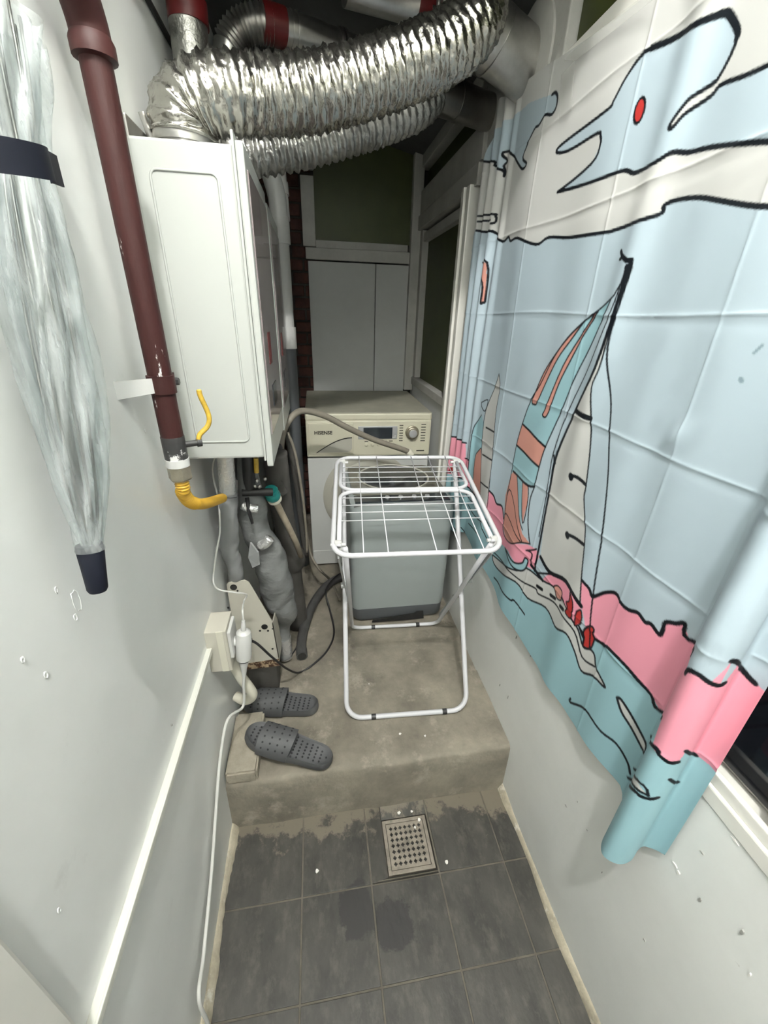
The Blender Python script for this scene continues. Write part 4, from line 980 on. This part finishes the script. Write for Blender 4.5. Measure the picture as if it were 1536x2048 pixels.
# valves, connector and hoses
t = thing('pipe_valve', 'black valve cluster with small chrome knobs under the nearer water heater', 'valve', tuple(at_y(505, 985, 1.15)))
MB().tube([(-.20, 1.15, 1.15), at_y(498, 960, 1.15), at_y(500, 985, 1.15)], .018, 16).build('valve_body', 'rubber', t, True, 40)
MB().tube(path_y([(485, 985, 1.14), (515, 984, 1.14), (545, 984, 1.15)]), .012, 14).build('valve_arm', 'rubber', t, True, 40)
MB().tube(path_y([(494, 995, 1.12), (497, 1020, 1.11), (505, 1047, 1.10)]), [.006, .006, .004], 10).build('lever', 'rubber', t, True)
for px, py in ((510, 972), (519, 973), (514, 961), (530, 958)):
    q = at_y(px, py, 1.12); MB().lathe([(.001, -.006), (.0045, -.004), (.006, 0), (.0045, .004), (.001, .006)], q, Z3, 12).build('chrome_knob', 'steel', t, True)
MB().tube(path_y([(512, 916, 1.14), (513, 945, 1.14)]), .007, 12).build('gas_inlet', 'handle_yellow', t, True, 40)
MB().tube([at_y(488, 955, 1.19), (-.235, 1.19, 1.15)], .024, 16).build('upper_hose', 'rubber_grey', t, True, 40)
t = thing('hose_connector', 'teal plastic hose connector with cream collar on a beige hose', 'connector', tuple(at_y(547, 990, 1.18)))
c = np.array(at_y(545, 990, 1.18)); dvec = np.array(at_y(600, 1100, 1.30)) - np.array(at_y(556, 1015, 1.19)); dvec /= np.linalg.norm(dvec)
MB().lathe([(.012, -.026), (.021, -.024), (.0235, -.018), (.020, -.010), (.0235, -.002), (.0235, .006), (.020, .014), (.018, .016)], c, dvec, 20).build('connector_body', 'teal_plastic', t, True, 35)
MB().lathe([(.020, .015), (.022, .018), (.022, .024), (.014, .028)], c, dvec, 20).build('collar', 'cream_plastic', t, True, 35)
MB().tube([c + dvec * .027, c + dvec * .035] + [np.array(at_y(575, 1050, 1.22)), np.array(at_y(592, 1085, 1.27)), np.array(at_y(602, 1112, 1.33))], .0105, 16).build('hose', 'hose_beige', t, True)
t = thing('insulated_pipe', 'thick dark insulated pipe behind the teal hose connector', 'pipe', tuple(at_y(590, 1150, 1.40)))
MB().tube(smoothpath(path_y([(550, 905, 1.34), (556, 960, 1.35), (566, 1030, 1.38), (580, 1095, 1.40), (588, 1120, 1.41)]) + [(-.14, 1.43, .5), (-.13, 1.45, ZS)], 6), [.040] * 20 + [.045] * 17, 22).build('insulation', 'insul', t, True)
MB().tube(smoothpath(path_y([(546, 910, 1.30), (549, 893, 1.29), (556, 890, 1.28), (561, 897, 1.28)]), 5), .008, 10).build('hook', 'rubber', t, True)
fan = path_y([(556, 930, 1.33), (562, 960, 1.31), (572, 978, 1.30), (575, 985, 1.30), (566, 992, 1.30), (555, 985, 1.31)])
MB().add(fan + [(x, y + .012, z) for x, y, z in fan], [tuple(range(6)), tuple(range(11, 5, -1))] + [(i, 6 + i, 6 + (i + 1) % 6, (i + 1) % 6) for i in range(6)]).build('flap', 'insul', t)
wp = path_y([(561, 800, 1.70), (575, 870, 1.70), (592, 960, 1.70), (602, 1040, 1.70), (612, 1112, 1.70)])
tag(MB().tube(smoothpath(wp, 6), .012, 12).build('leaning_hose', 'insul', None, True), 'straight dark hose leaning between the water heaters and washing machine', 'hose')
tag(MB().tube(smoothpath(path_y([(575, 865, 1.55), (590, 905, 1.55), (605, 990, 1.55), (612, 1060, 1.55), (614, 1105, 1.55)]), 6), .0055, 10).build('leaning_rod', 'hose_brown', None, True), 'thin grey rod beside the leaning dark hose left of washing machine', 'rod')
tag(MB().tube(smoothpath(path_y([(600, 1010, 1.72), (612, 1060, 1.70), (622, 1110, 1.68), (640, 1140, 1.62)]) + [at_z(662, 1162, .215), at_z(680, 1200, .215)], 6), .006, 10).build('thin_hose', 'hose_brown', None, True), 'thin brown hose falling to the platform in front of washing machine', 'hose')

# inlet hose arching over the washing machine
t = thing('inlet_hose', 'grey-brown inlet hose arching in front of the washing machine panel', 'hose', tuple(at_y(825, 908, 1.82)))
hp = smoothpath(path_y([(563, 935, 1.50), (562, 890, 1.54), (570, 855, 1.58), (590, 828, 1.62), (612, 822, 1.65), (650, 832, 1.68), (700, 858, 1.71), (750, 880, 1.74), (800, 897, 1.76), (815, 903, 1.77)]), 7)
MB().tube(hp, .0125, 16).build('hose', 'hose_brown', t, True)
q = np.array(hp[-1]); 
MB().lathe([(.014, 0), (.017, .004), (.017, .03), (.013, .034)], q + (0, 0, .004), (.5, .2, -.6), 16).build('nut', 'cream_plastic', t, True, 40)

# drain hose and black cable on the platform
t = thing('drain_hose', 'charcoal drain hose lying on the platform with open end', 'hose', tuple(at_z(602, 1310, ZS)))
dp = [at_z(604, 1312, ZS + .022), at_z(603, 1285, ZS + .022), at_z(610, 1250, ZS + .024), at_z(628, 1205, ZS + .026), at_z(655, 1170, ZS + .03), at_z(684, 1153, ZS + .026), at_z(692, 1149, ZS + .022)]
dpr = smoothpath(dp, 8)
MB().tube(dpr, .020, 18).build('hose', 'rubber_grey', t, True, 60)
MB().lathe([(.0225, -.002), (.0225, .035)], dpr[0], np.array(dpr[3]) - np.array(dpr[0]), 18).build('end_cuff', 'rubber_grey', t, True, 40)
MB().lathe([(.017, 0), (.017, .003)], np.array(dpr[0]) - (np.array(dpr[3]) - np.array(dpr[0])) * .15, np.array(dpr[3]) - np.array(dpr[0]), 18).build('end_bore', 'hole', t)
bc = [(BX1 + .05, .905, .64), at_y(497, 1279, .94), at_y(515, 1288, .97), at_y(545, 1315, 1.0), at_y(575, 1338, 1.08), at_z(598, 1345, ZS + .008), at_z(625, 1330, ZS + .006), at_z(655, 1300, ZS + .006), at_z(668, 1265, ZS + .006), at_z(660, 1220, ZS + .02), at_z(652, 1190, ZS + .06), at_z(655, 1172, ZS + .058), at_z(675, 1150, ZS + .056), at_z(700, 1140, ZS + .01)]
tag(MB().tube(smoothpath(bc, 7), .0038, 10).build('black_cable', 'rubber', None, True), 'black power cable looping from the adapter across the platform', 'cable')
tag(MB().tube(smoothpath([at_z(555, 1312, ZS + .006), at_z(572, 1322, ZS + .005), at_z(590, 1300, ZS + .006), at_z(600, 1280, ZS + .03), at_z(612, 1300, ZS + .006)], 6), .003, 8).build('tie_cord', 'rubber', None, True), 'short black cord lying beside the drain hose end', 'cord')

# ------------------------------------------------------------------ front-loading washing machine
WX0, WX1, WY, WD, WZ1 = -.062, .540, 1.907, .60, ZS + .842
ws = thing('washing_machine', 'old cream front-loading washing machine against the back wall', 'washing machine', ((WX0 + WX1) / 2, WY + .3, ZS))
WY1 = YB - .05
MB().box((WX0, WY + .006, ZS + .012), (WX1, WY1, WZ1 - .22), .006).build('body', 'washer_white', ws)
MB().box((WX0, WY + .02, WZ1 - .22), (WX1, WY1, WZ1 - .03), .004).build('upper_body', 'washer_white', ws)
MB().box((WX0 - .002, WY + .004, WZ1 - .032), (WX1 + .002, WY1, WZ1), .006).build('top_lid', 'washer_top', ws)
MB().box((WX0, WY - .006, WZ1 - .21), (WX1, WY + .022, WZ1 - .034), .008).build('control_panel', 'washer_cream', ws)
MB().box((WX0, WY - .004, WZ1 - .036), (WX1, WY + .006, WZ1 - .002), .008).build('front_lip', 'washer_cream', ws)
dr = MB().box((WX0 + .012, WY - .010, WZ1 - .196), (WX0 + .222, WY - .004, WZ1 - .046), .003).build('detergent_drawer', 'washer_cream', ws)
o = (WX0, WY - .0105, WZ1 - .19)
arc = [(.045, .004)] + [(.045 + .17 * u, .004 + .072 * math.sin(u * math.pi / 2)) for u in np.linspace(.1, 1, 9)]
arc2 = [(.215, .02), (.205, .008), (.19, .003)]
MB().prism(arc + arc2, o, X3, Z3, (0, -1, 0), .0012).build('drawer_grip', 'ring', dr)
g2 = [(u, v) for u, v in arc] + [(u, v - .005) for u, v in arc[::-1]]
MB().prism(g2, (o[0], o[1] - .0012, o[2] + .001), X3, Z3, (0, -1, 0), .001).build('grip_slot', 'hole', dr)
text_part('HISENSE', 'maker_lettering', 'ink', dr, (WX0 + .038, WY - .0108, WZ1 - .098), X3, Z3, .023)
dsp = MB().box((WX0 + .245, WY - .010, WZ1 - .125), (WX0 + .435, WY - .004, WZ1 - .062), .003).build('display_frame', 'silver', ws)
MB().box((WX0 + .27, WY - .0115, WZ1 - .122), (WX0 + .41, WY - .0095, WZ1 - .068), .001).build('display', 'display', dsp)
MB().lathe([(.005, 0), (.004, .003)], (WX0 + .423, WY - .010, WZ1 - .11), (0, -1, 0), 12).build('button', 'white_plastic', dsp, True, 40)
for k in range(5):
    MB().lathe([(.009, 0), (.008, .004), (.006, .005)], (WX0 + .285 + .030 * k, WY - .006, WZ1 - .152), (0, -1, 0), 16).build('button', 'washer_cream', ws, True, 40)
    MB().box((WX0 + .276 + .030 * k, WY - .0065, WZ1 - .138), (WX0 + .294 + .030 * k, WY - .0055, WZ1 - .134)).build('button_marking', 'ink', ws)
kb = MB().lathe([(.034, 0), (.033, .006), (.029, .009), (.028, .020), (.024, .023)], (WX0 + .508, WY - .006, WZ1 - .095), (0, -1, 0), 32).build('program_knob', 'brass', ws, True, 35)
MB().lathe([(.0195, .023), (.019, .027), (.012, .028)], (WX0 + .508, WY - .006, WZ1 - .095), (0, -1, 0), 24).build('knob_cap', 'silver', kb, True, 35)
for k in range(7):
    MB().box((WX0 + .445, WY - .0068, WZ1 - .062 - .0125 * k), (WX0 + .463, WY - .0055, WZ1 - .058 - .0125 * k)).build('program_marking', 'ink', ws)
    MB().box((WX0 + .552, WY - .0068, WZ1 - .058 - .0135 * k), (WX0 + .575, WY - .0055, WZ1 - .054 - .0135 * k)).build('program_marking', 'ink', ws)
MB().box((WX0 + .535, WY - .0068, WZ1 - .19), (WX0 + .575, WY - .0055, WZ1 - .184)).build('model_marking', 'ink', ws)
dcx, dcz = WX0 + .30, ZS + .415
MB().lathe([(.232, -.004), (.232, .004), (.222, .010), (.200, .014)], (dcx, WY + .006, dcz), (0, -1, 0), 56).build('door_surround', 'ring', ws, True, 35)
dr = MB().lathe([(.195, .010), (.195, .024), (.175, .032), (.150, .030)], (dcx, WY + .006, dcz), (0, -1, 0), 56).build('door', 'ring', ws, True, 35)
MB().lathe([(.148, .020), (.120, .036), (.06, .046), (.01, .048)], (dcx, WY + .006, dcz), (0, -1, 0), 48).build('door_glass', 'display', dr, True)
MB().box((WX0 + .004, WY + .002, ZS + .015), (WX1 - .004, WY + .010, ZS + .10), .003).build('kick_plate', 'washer_white', ws)
for sx in (WX0 + .05, WX1 - .05):
    for sy in (WY + .06, WY1 - .06): MB().lathe([(.02, 0), (.02, .014)], (sx, sy, ZS - .001), Z3, 12).build('foot', 'rubber', ws)

# ------------------------------------------------------------------ small grey top-loading washer
tw = thing('spin_washer', 'small grey top-loading washer behind the drying rack', 'washing machine', (.33, 1.64, ZS))
def loft(rings): 
    n = len(rings[0]); vs = [p for r in rings for p in r]
    fs = [(i * n + k, i * n + (k + 1) % n, (i + 1) * n + (k + 1) % n, (i + 1) * n + k) for i in range(len(rings) - 1) for k in range(n)]
    return MB().add(vs, fs + [tuple(range(n - 1, -1, -1)), tuple((len(rings) - 1) * n + k for k in range(n))])
def ringxy(cx, cy, w, d, r, z): return [(cx + u, cy + v, z) for u, v in rrect(w, d, r, 6)]
TX, TY, TW, TD = .319, 1.628, .425, .42
ZT = .795
loft([ringxy(TX, TY, TW - .012, TD - .012, .035, ZS + .075), ringxy(TX, TY, TW - .004, TD - .004, .036, ZS + .10), ringxy(TX, TY, TW, TD, .036, ZS + .35), ringxy(TX, TY, TW, TD, .036, ZT - .09)]).build('cabinet', 'bin_grey', tw, True, 40)
loft([ringxy(TX, TY, TW - .03, TD - .03, .034, ZS + .012), ringxy(TX, TY, TW - .012, TD - .012, .036, ZS + .03), ringxy(TX, TY, TW - .010, TD - .010, .036, ZS + .085)]).build('base', 'bin_dark', tw, True, 40)
MB().prism([(-.12, 0), (-.115, .012), (.07, .03), (.085, .04), (.115, .04), (.12, 0)], (TX, TY - TD / 2 + .002, ZS + .01), X3, Z3, (0, -1, 0), .006).build('base_recess', 'hole', tw)
loft([ringxy(TX, TY, TW + .004, TD + .004, .038, ZT - .09), ringxy(TX, TY, TW + .006, TD + .006, .038, ZT - .02), ringxy(TX, TY, TW - .004, TD - .004, .036, ZT - .004), ringxy(TX, TY, TW - .03, TD - .03, .03, ZT)]).build('top_frame', 'bin_grey', tw, True, 40)
lid = loft([ringxy(TX, TY + .045, TW - .03, TD - .10, .03, ZT), ringxy(TX, TY + .045, TW - .035, TD - .105, .03, ZT + .012), ringxy(TX, TY + .045, TW - .06, TD - .13, .02, ZT + .014)]).build('lid', 'bin_lid', tw, True, 40)
MB().lathe([(.150, 0), (.148, .003), (.135, .004)], (TX, TY + .05, ZT + .013), Z3, 48).build('lid_window', 'display', lid, True, 40)
MB().tube([(TX + .156 * math.cos(a), TY + .05 + .156 * math.sin(a), ZT + .015) for a in np.linspace(0, 2 * math.pi, 49)[:-1]], .004, 8, closed=True).build('lid_ring', 'ring', lid, True)
MB().box((TX - TW / 2 + .02, TY - TD / 2 + .018, ZT - .001), (TX + TW / 2 - .02, TY - TD / 2 + .085, ZT + .006), .003).build('control_strip', 'display', tw)
for k in range(4): MB().lathe([(.010, 0), (.009, .008), (.006, .009)], (TX - .06 + .055 * k, TY - TD / 2 + .052, ZT + .005), Z3, 14).build('knob', 'silver', tw, True, 40)
MB().tube([(TX - TW / 2 + .015, TY - TD / 2 + .008, ZT - .004), (TX + TW / 2 - .015, TY - TD / 2 + .008, ZT - .004)], .006, 10).build('front_lip', 'silver', tw, True)
for sx in (-1, 1):
    for sy in (-1, 1): MB().lathe([(.018, 0), (.018, .014)], (TX + sx * .16, TY + sy * .16, ZS - .001), Z3, 12).build('foot', 'rubber', tw)

# ------------------------------------------------------------------ folding drying rack
dk = thing('drying_rack', 'white folding wire drying rack standing in front of grey top-loading washer', 'drying rack', (.28, 1.15, ZS))
FL, FR, BL, BR = map(np.array, ((.02, .897, .9), (.481, .877, .9), (.060, 1.435, .985), (.520, 1.41, .985)))
def B(u, v, dz=0): return (FL * (1 - u) + FR * u) * (1 - v) + (BL * (1 - u) + BR * u) * v + np.array((0, 0, dz))
def rframe(u0, u1, v0, v1, ru, rv, dz, r, name, n=6, skip=None):
    pts = []
    for cu, cv, a0 in ((u1 - ru, v1 - rv, 0), (u0 + ru, v1 - rv, 90), (u0 + ru, v0 + rv, 180), (u1 - ru, v0 + rv, 270)):
        for k in range(n + 1):
            a = math.radians(a0 + 90 * k / n); pts.append(B(cu + ru * math.cos(a), cv + rv * math.sin(a), dz))
    MB().tube(pts, r, 12, closed=True).build(name, 'rack_white', dk, True)
rframe(0, 1, 0, 1, .11, .10, 0, .0072, 'top_frame')
def wing(v0, v1, name, open_front):
    u0, u1 = .035, .955
    if open_front:
        pts = [B(u0, v0, .001)] + [B(u0 + .10 - .10 * math.cos(a), v1 - .07 + .07 * math.sin(a), .001) for a in np.linspace(0, math.pi / 2, 7)] + [B(u1 - .10 + .10 * math.sin(a), v1 - .07 + .07 * math.cos(a), .001) for a in np.linspace(0, math.pi / 2, 7)] + [B(u1, v0, .001)]
    else:
        pts = [B(u0, v1, .001)] + [B(u0 + .10 - .10 * math.cos(a), v0 + .07 - .07 * math.sin(a), .001) for a in np.linspace(0, math.pi / 2, 7)] + [B(u1 - .10 + .10 * math.sin(a), v0 + .07 - .07 * math.cos(a), .001) for a in np.linspace(0, math.pi / 2, 7)] + [B(u1, v1, .001)]
    return MB().tube(pts, .0065, 12).build(name, 'rack_white', dk, True)
wing(.07, .565, 'wing_frame', True); wing(.585, .95, 'wing_frame', False)
for v in (.49, .415, .345, .27): MB().tube([B(.038, v, .004), B(.952, v, .004)], .0017, 6).build('wire', 'rack_white', dk, True)
for v in (.665, .72, .785, .85): MB().tube([B(.038, v, .004), B(.952, v, .004)], .0017, 6).build('wire', 'rack_white', dk, True)
for u in (.175, .315, .595, .735, .875): MB().tube([B(u, .0, .0055), B(u, 1.0, .0055)], .0017, 6).build('wire', 'rack_white', dk, True)
# leg A: bar on the near side, rising to the back of the top
def leg(foot_l, foot_r, top_l, top_r, rad, r, name, material):
    fl, fr, tl, tr_ = map(np.array, (foot_l, foot_r, top_l, top_r))
    dl = (tl - fl) / np.linalg.norm(tl - fl); drr = (tr_ - fr) / np.linalg.norm(tr_ - fr); w = (fr - fl) / np.linalg.norm(fr - fl)
    pts = [tl] + [tl + (fl + dl * rad - tl) * t for t in (.33, .66)] + [fl + dl * rad * (1 - math.sin(a)) + w * rad * (1 - math.cos(a)) for a in np.linspace(0, math.pi / 2, 7)]
    pts += [fr - w * rad * (1 - math.sin(a)) + drr * rad * (1 - math.cos(a)) for a in np.linspace(0, math.pi / 2, 7)] + [fr + drr * rad + (tr_ - fr - drr * rad) * t for t in (.33, .66)] + [tr_]
    MB().tube(pts, r, 14).build(name, material, dk, True)
    return fl, fr, w
zf = ZS + .010
a1, a2, wa = leg((.052, .945, zf), (.476, .925, zf), B(.05, .93, -.006), B(.945, .93, -.006), .055, .0085, 'front_leg_frame', 'rack_white')
b1, b2, wb_ = leg((.108, 1.388, zf), (.490, 1.372, zf), B(.07, .075, -.008), B(.945, .07, -.008), .045, .0080, 'rear_leg_frame', 'rack_white')
def strut(p, q, name='flat_strut'):
    p = np.array(p); q = np.array(q); d = q - p; L = np.linalg.norm(d); d /= L
    s = np.cross(d, (1, 0, 0)); s /= np.linalg.norm(s); n = np.cross(d, s)
    MB().obox((p + q) / 2, d, s, n, L / 2, .008, .0025, .001).build(name, 'rack_grey', dk)
L1 = lambda a, b, t: np.array(a) + (np.array(b) - np.array(a)) * t
for (f, tp, sx) in (((.118, 1.37, zf + .06), B(.05, .08, -.016), -1), ((.482, 1.355, zf + .06), B(.955, .075, -.016), 1)):
    strut(L1(f, tp, .0) + (sx * .010, 0, 0), L1(f, tp, .62) + (sx * .010, 0, 0)); strut(L1(f, tp, .62) + (sx * .012, 0, 0), L1(f, tp, .95) + (sx * .012, 0, 0))
    q = L1(f, tp, .62) + (sx * .012, 0, 0); MB().lathe([(.010, -.012), (.010, .012)], q, X3, 12).build('strut_joint', 'rack_grey', dk, True, 40)
    q = L1(f, tp, .38) + (sx * .012, 0, 0); MB().lathe([(.006, -.012), (.006, .012)], q, X3, 10).build('pivot_bolt', 'steel', dk, True, 40)
for u, v, s in ((.03, .085, 1), (.965, .085, -1), (.045, .93, 1), (.95, .93, -1)):
    c = B(u, v, 0); MB().box(c - (.010, .006, .016), c + (.010, .006, .012), .003).tube([c - (.02, 0, 0), c + (.02, 0, 0)], .005, 10).build('corner_bracket', 'white_plastic', dk)
for l0, w, ts in ((a1, wa, (.085, .335)), (b1, wb_, (.085, .285))):
    for tt_ in ts:
        c = l0 + w * tt_; MB().tube([c, c + w * .016], .0098, 14).build('foot_cap', 'rubber', dk, True, 40)

# ------------------------------------------------------------------ slippers, brick, drain, chips
def foot_outline(L=.272):
    h = [(0, .0), (.006, .022), (.03, .040), (.075, .050), (.12, .048), (.165, .041), (.21, .038), (.245, .034), (.266, .020), (.272, 0)]
    k = L / .272
    up = [(x * k, y) for x, y in h]; lo = [(x * k, -y * .94) for x, y in h[1:-1]][::-1]
    return [tuple(p[:2]) for p in smoothpath([(x, y, 0) for x, y in up + lo], 4, closed=True)]
def slipper(toe, heel, label, loc_z, roll=0.0):
    toe = np.array(toe); heel = np.array(heel); L = np.linalg.norm(heel - toe); ax = (heel - toe) / L
    sd = np.cross((0, 0, 1), ax); sd /= np.linalg.norm(sd); up = np.cross(ax, sd)
    sd, up = sd * math.cos(roll) + up * math.sin(roll), up * math.cos(roll) - sd * math.sin(roll)
    t = thing('slipper', label, 'slipper', tuple((toe + heel) / 2), 'pair of grey slippers')
    W = lambda u, v, w: toe + ax * u + sd * v + up * w
    out = foot_outline(L); n = len(out); cx = L / 2
    def ring(s, w): return [W(cx + (u - cx) * s, v * s, w + (.006 * ((u - cx) / cx) ** 4 if .02 < w < .0295 or w == .030 else 0) * (1 if w in (.024, .030) else 0)) for u, v in out]
    rings = [ring(.93, 0), ring(.985, .004), ring(1, .012), ring(.99, .024), ring(.96, .030), ring(.91, .029), ring(.87, .025)]
    loft(rings).build('sole', 'slipper', t, True, 50)
    mb = MB()
    for i in range(15):
        for j in range(-3, 4):
            u = .022 + i * .0165 * L / .272; v = j * .0105 + (.003 if i % 2 else 0)
            hw = np.interp(u, [0, .03, .075, .12, .21, .25, .272], [0, .030, .040, .038, .028, .022, 0])
            if abs(v) < hw and u < L - .02: mb.lathe([(.0034, 0), (.0030, .0012)], W(u, v, .0252), up, 6)
    o = mb.build('footbed_pits', 'slipper_dark', t); o['kind'] = 'stuff'
    # strap across the instep
    nu, nv = 10, 22; u0, u1 = .055, .150
    def S(a, b, th):
        f = .5 - .5 * math.cos(math.pi * min(1, a * 1.0)); ph = math.pi * b
        uu = u0 + (u1 - u0) * a + .014 * math.sin(ph) * (a - .35)
        w2 = .0505 - .004 * a; hh = .046 + .020 * a
        return W(uu, (w2 + th) * math.cos(ph), .010 + (hh + th) * math.sin(ph) ** .75)
    vs = [S(i / nu, j / nv, .0) for i in range(nu + 1) for j in range(nv + 1)] + [S(i / nu, j / nv, -.006) for i in range(nu + 1) for j in range(nv + 1)]
    m_ = nv + 1; K = (nu + 1) * m_
    fs = [(i * m_ + j, i * m_ + j + 1, (i + 1) * m_ + j + 1, (i + 1) * m_ + j) for i in range(nu) for j in range(nv)]
    fs += [tuple(K + q for q in f[::-1]) for f in fs]
    for i in range(nu): fs += [(i * m_, (i + 1) * m_, K + (i + 1) * m_, K + i * m_), (i * m_ + nv, K + i * m_ + nv, K + (i + 1) * m_ + nv, (i + 1) * m_ + nv)]
    for j in range(nv): fs += [(j, K + j, K + j + 1, j + 1), (nu * m_ + j, nu * m_ + j + 1, K + nu * m_ + j + 1, K + nu * m_ + j)]
    st = MB().add(vs, fs).build('strap', 'slipper', t, True, 50)
    mb = MB()
    for i in range(4):
        for j in range(7):
            a, b = .16 + .22 * i, .16 + .68 * j / 6
            p = S(a, b, .0002); q = S(a, b, .0012); mb.lathe([(.0032, 0), (.0030, .0006)], p, q - p, 7)
    o = mb.build('strap_holes', 'slipper_dark', st); o['kind'] = 'stuff'
    return t
slipper((-.268, .893, .2610), (-.006, .797, .2075), 'nearer grey slipper with its toe resting on the concrete brick', 0)
slipper((-.305, 1.050, .212), (-.043, .998, .2075), 'farther grey slipper tucked under the cream sleeve', 0)
def roughbox(a, b, name, material, label, cat):
    bm = bmesh.new(); bmesh.ops.create_cube(bm, size=1)
    for v in bm.verts: v.co = Vector([a[i] + (v.co[i] + .5) * (b[i] - a[i]) for i in range(3)])
    bmesh.ops.bevel(bm, geom=list(bm.edges), offset=.006, segments=2, affect='EDGES')
    bmesh.ops.subdivide_edges(bm, edges=list(bm.edges), cuts=3, use_grid_fill=True)
    for v in bm.verts: v.co += Vector((random.uniform(-1, 1), random.uniform(-1, 1), random.uniform(-1, 1))) * .0008
    me = bpy.data.meshes.new(name); bm.to_mesh(me); bm.free(); me.polygons.foreach_set('use_smooth', [True] * len(me.polygons)); me.set_sharp_from_angle(angle=math.radians(40)); me.materials.append(MT[material])
    ob = bpy.data.objects.new(name, me); C.objects.link(ob); return tag(ob, label, cat)
roughbox((XL + .004, .779, ZS), (-.222, .985, ZS + .047), 'concrete_brick', 'brick_cement', 'rough concrete brick on the step edge under the nearer slipper', 'brick')

def drain():
    t = thing('floor_drain', 'square steel floor drain with plus-shaped holes set in the tiles', 'drain', (.2175, .6545, -.008))
    z0 = -.006; fw = .010
    MB().box((DX0, DY0, -.02), (DX0 + fw, DY1, z0), .001).box((DX1 - fw, DY0, -.02), (DX1, DY1, z0), .001).box((DX0 + fw, DY0, -.02), (DX1 - fw, DY0 + fw, z0), .001).box((DX0 + fw, DY1 - fw, -.02), (DX1 - fw, DY1, z0), .001).build('frame', 'drain', t)
    gx0, gx1, gy0, gy1 = DX0 + fw + .0015, DX1 - fw - .0015, DY0 + fw + .0015, DY1 - fw - .0015
    n = 7; mar = .006; cw, ch = (gx1 - gx0 - 2 * mar) / n, (gy1 - gy0 - 2 * mar) / n; zt = z0 - .0012
    mb = MB(); hl = MB()
    mb.box((gx0, gy0, zt - .004), (gx0 + mar, gy1, zt)).box((gx1 - mar, gy0, zt - .004), (gx1, gy1, zt)).box((gx0 + mar, gy0, zt - .004), (gx1 - mar, gy0 + mar, zt)).box((gx0 + mar, gy1 - mar, zt - .004), (gx1 - mar, gy1, zt))
    for i in range(n):
        for j in range(n):
            cx, cy = gx0 + mar + (i + .5) * cw, gy0 + mar + (j + .5) * ch; a, b = .0021, .0052
            pl = [(b, -a), (b, a), (a, a), (a, b), (-a, b), (-a, a), (-b, a), (-b, -a), (-a, -a), (-a, -b), (a, -b), (a, -a)]
            A, Bq = cw / 2, ch / 2
            sq = [(A, -a), (A, a), (A, Bq), (a, Bq), (-a, Bq), (-A, Bq), (-A, a), (-A, -a), (-A, -Bq), (-a, -Bq), (a, -Bq), (A, -Bq)]
            vs = [(cx + x, cy + y, zt) for x, y in sq] + [(cx + x, cy + y, zt) for x, y in pl] + [(cx + x, cy + y, zt - .004) for x, y in pl]
            mb.add(vs, [(k, (k + 1) % 12, 12 + (k + 1) % 12, 12 + k) for k in range(12)] + [(12 + k, 12 + (k + 1) % 12, 24 + (k + 1) % 12, 24 + k) for k in range(12)])
    mb.build('grate', 'drain', t)
    MB().box((gx0, gy0, zt - .012), (gx1, gy1, zt - .008)).build('sump', 'hole', t)
drain()
chips = ((634, 1742, .006, .001, 'white paint flake on the tile left of the drain'), (893, 1724, .006, .001, 'white paint flake on the tile right of the drain'), (800, 1468, .005, ZS, 'white paint flake on the platform before the drying rack'),
    (850, 1472, .004, ZS, 'dull paint flake near the step edge right of the brighter flake'), (823, 1623, .005, .0, 'right one of two paint flakes between drain and step'), (798, 1626, .006, .0, 'left one of two paint flakes between drain and step'),
    (945, 1320, .004, ZS, 'paint flake on the platform at the foot of right wall'), (738, 1368, .003, ZS, 'tiny paint flake inside the front leg of the drying rack'), (838, 1640, .006, -.006, 'larger paint flake on the upper right corner of the drain'), (830, 1655, .004, -.006, 'smaller paint flake on the drain grate near its corner'))
for px, py, s, z, lab in chips:
    q = np.array(at_z(px, py, z)); n = 7
    top = [(q[0] + s * random.uniform(.6, 1.1) * math.cos(2 * math.pi * k / n), q[1] + s * random.uniform(.6, 1.1) * math.sin(2 * math.pi * k / n), q[2] + random.uniform(.001, .003)) for k in range(n)]
    mb = MB().add(top + [(x, y, q[2] - .0005) for x, y, _ in top], [tuple(range(n)), tuple(range(2 * n - 1, n - 1, -1))] + [(k, n + k, n + (k + 1) % n, (k + 1) % n) for k in range(n)])
    tag(mb.build('paint_chip', 'chip'), lab, 'paint chip', 'paint chips on the floor')
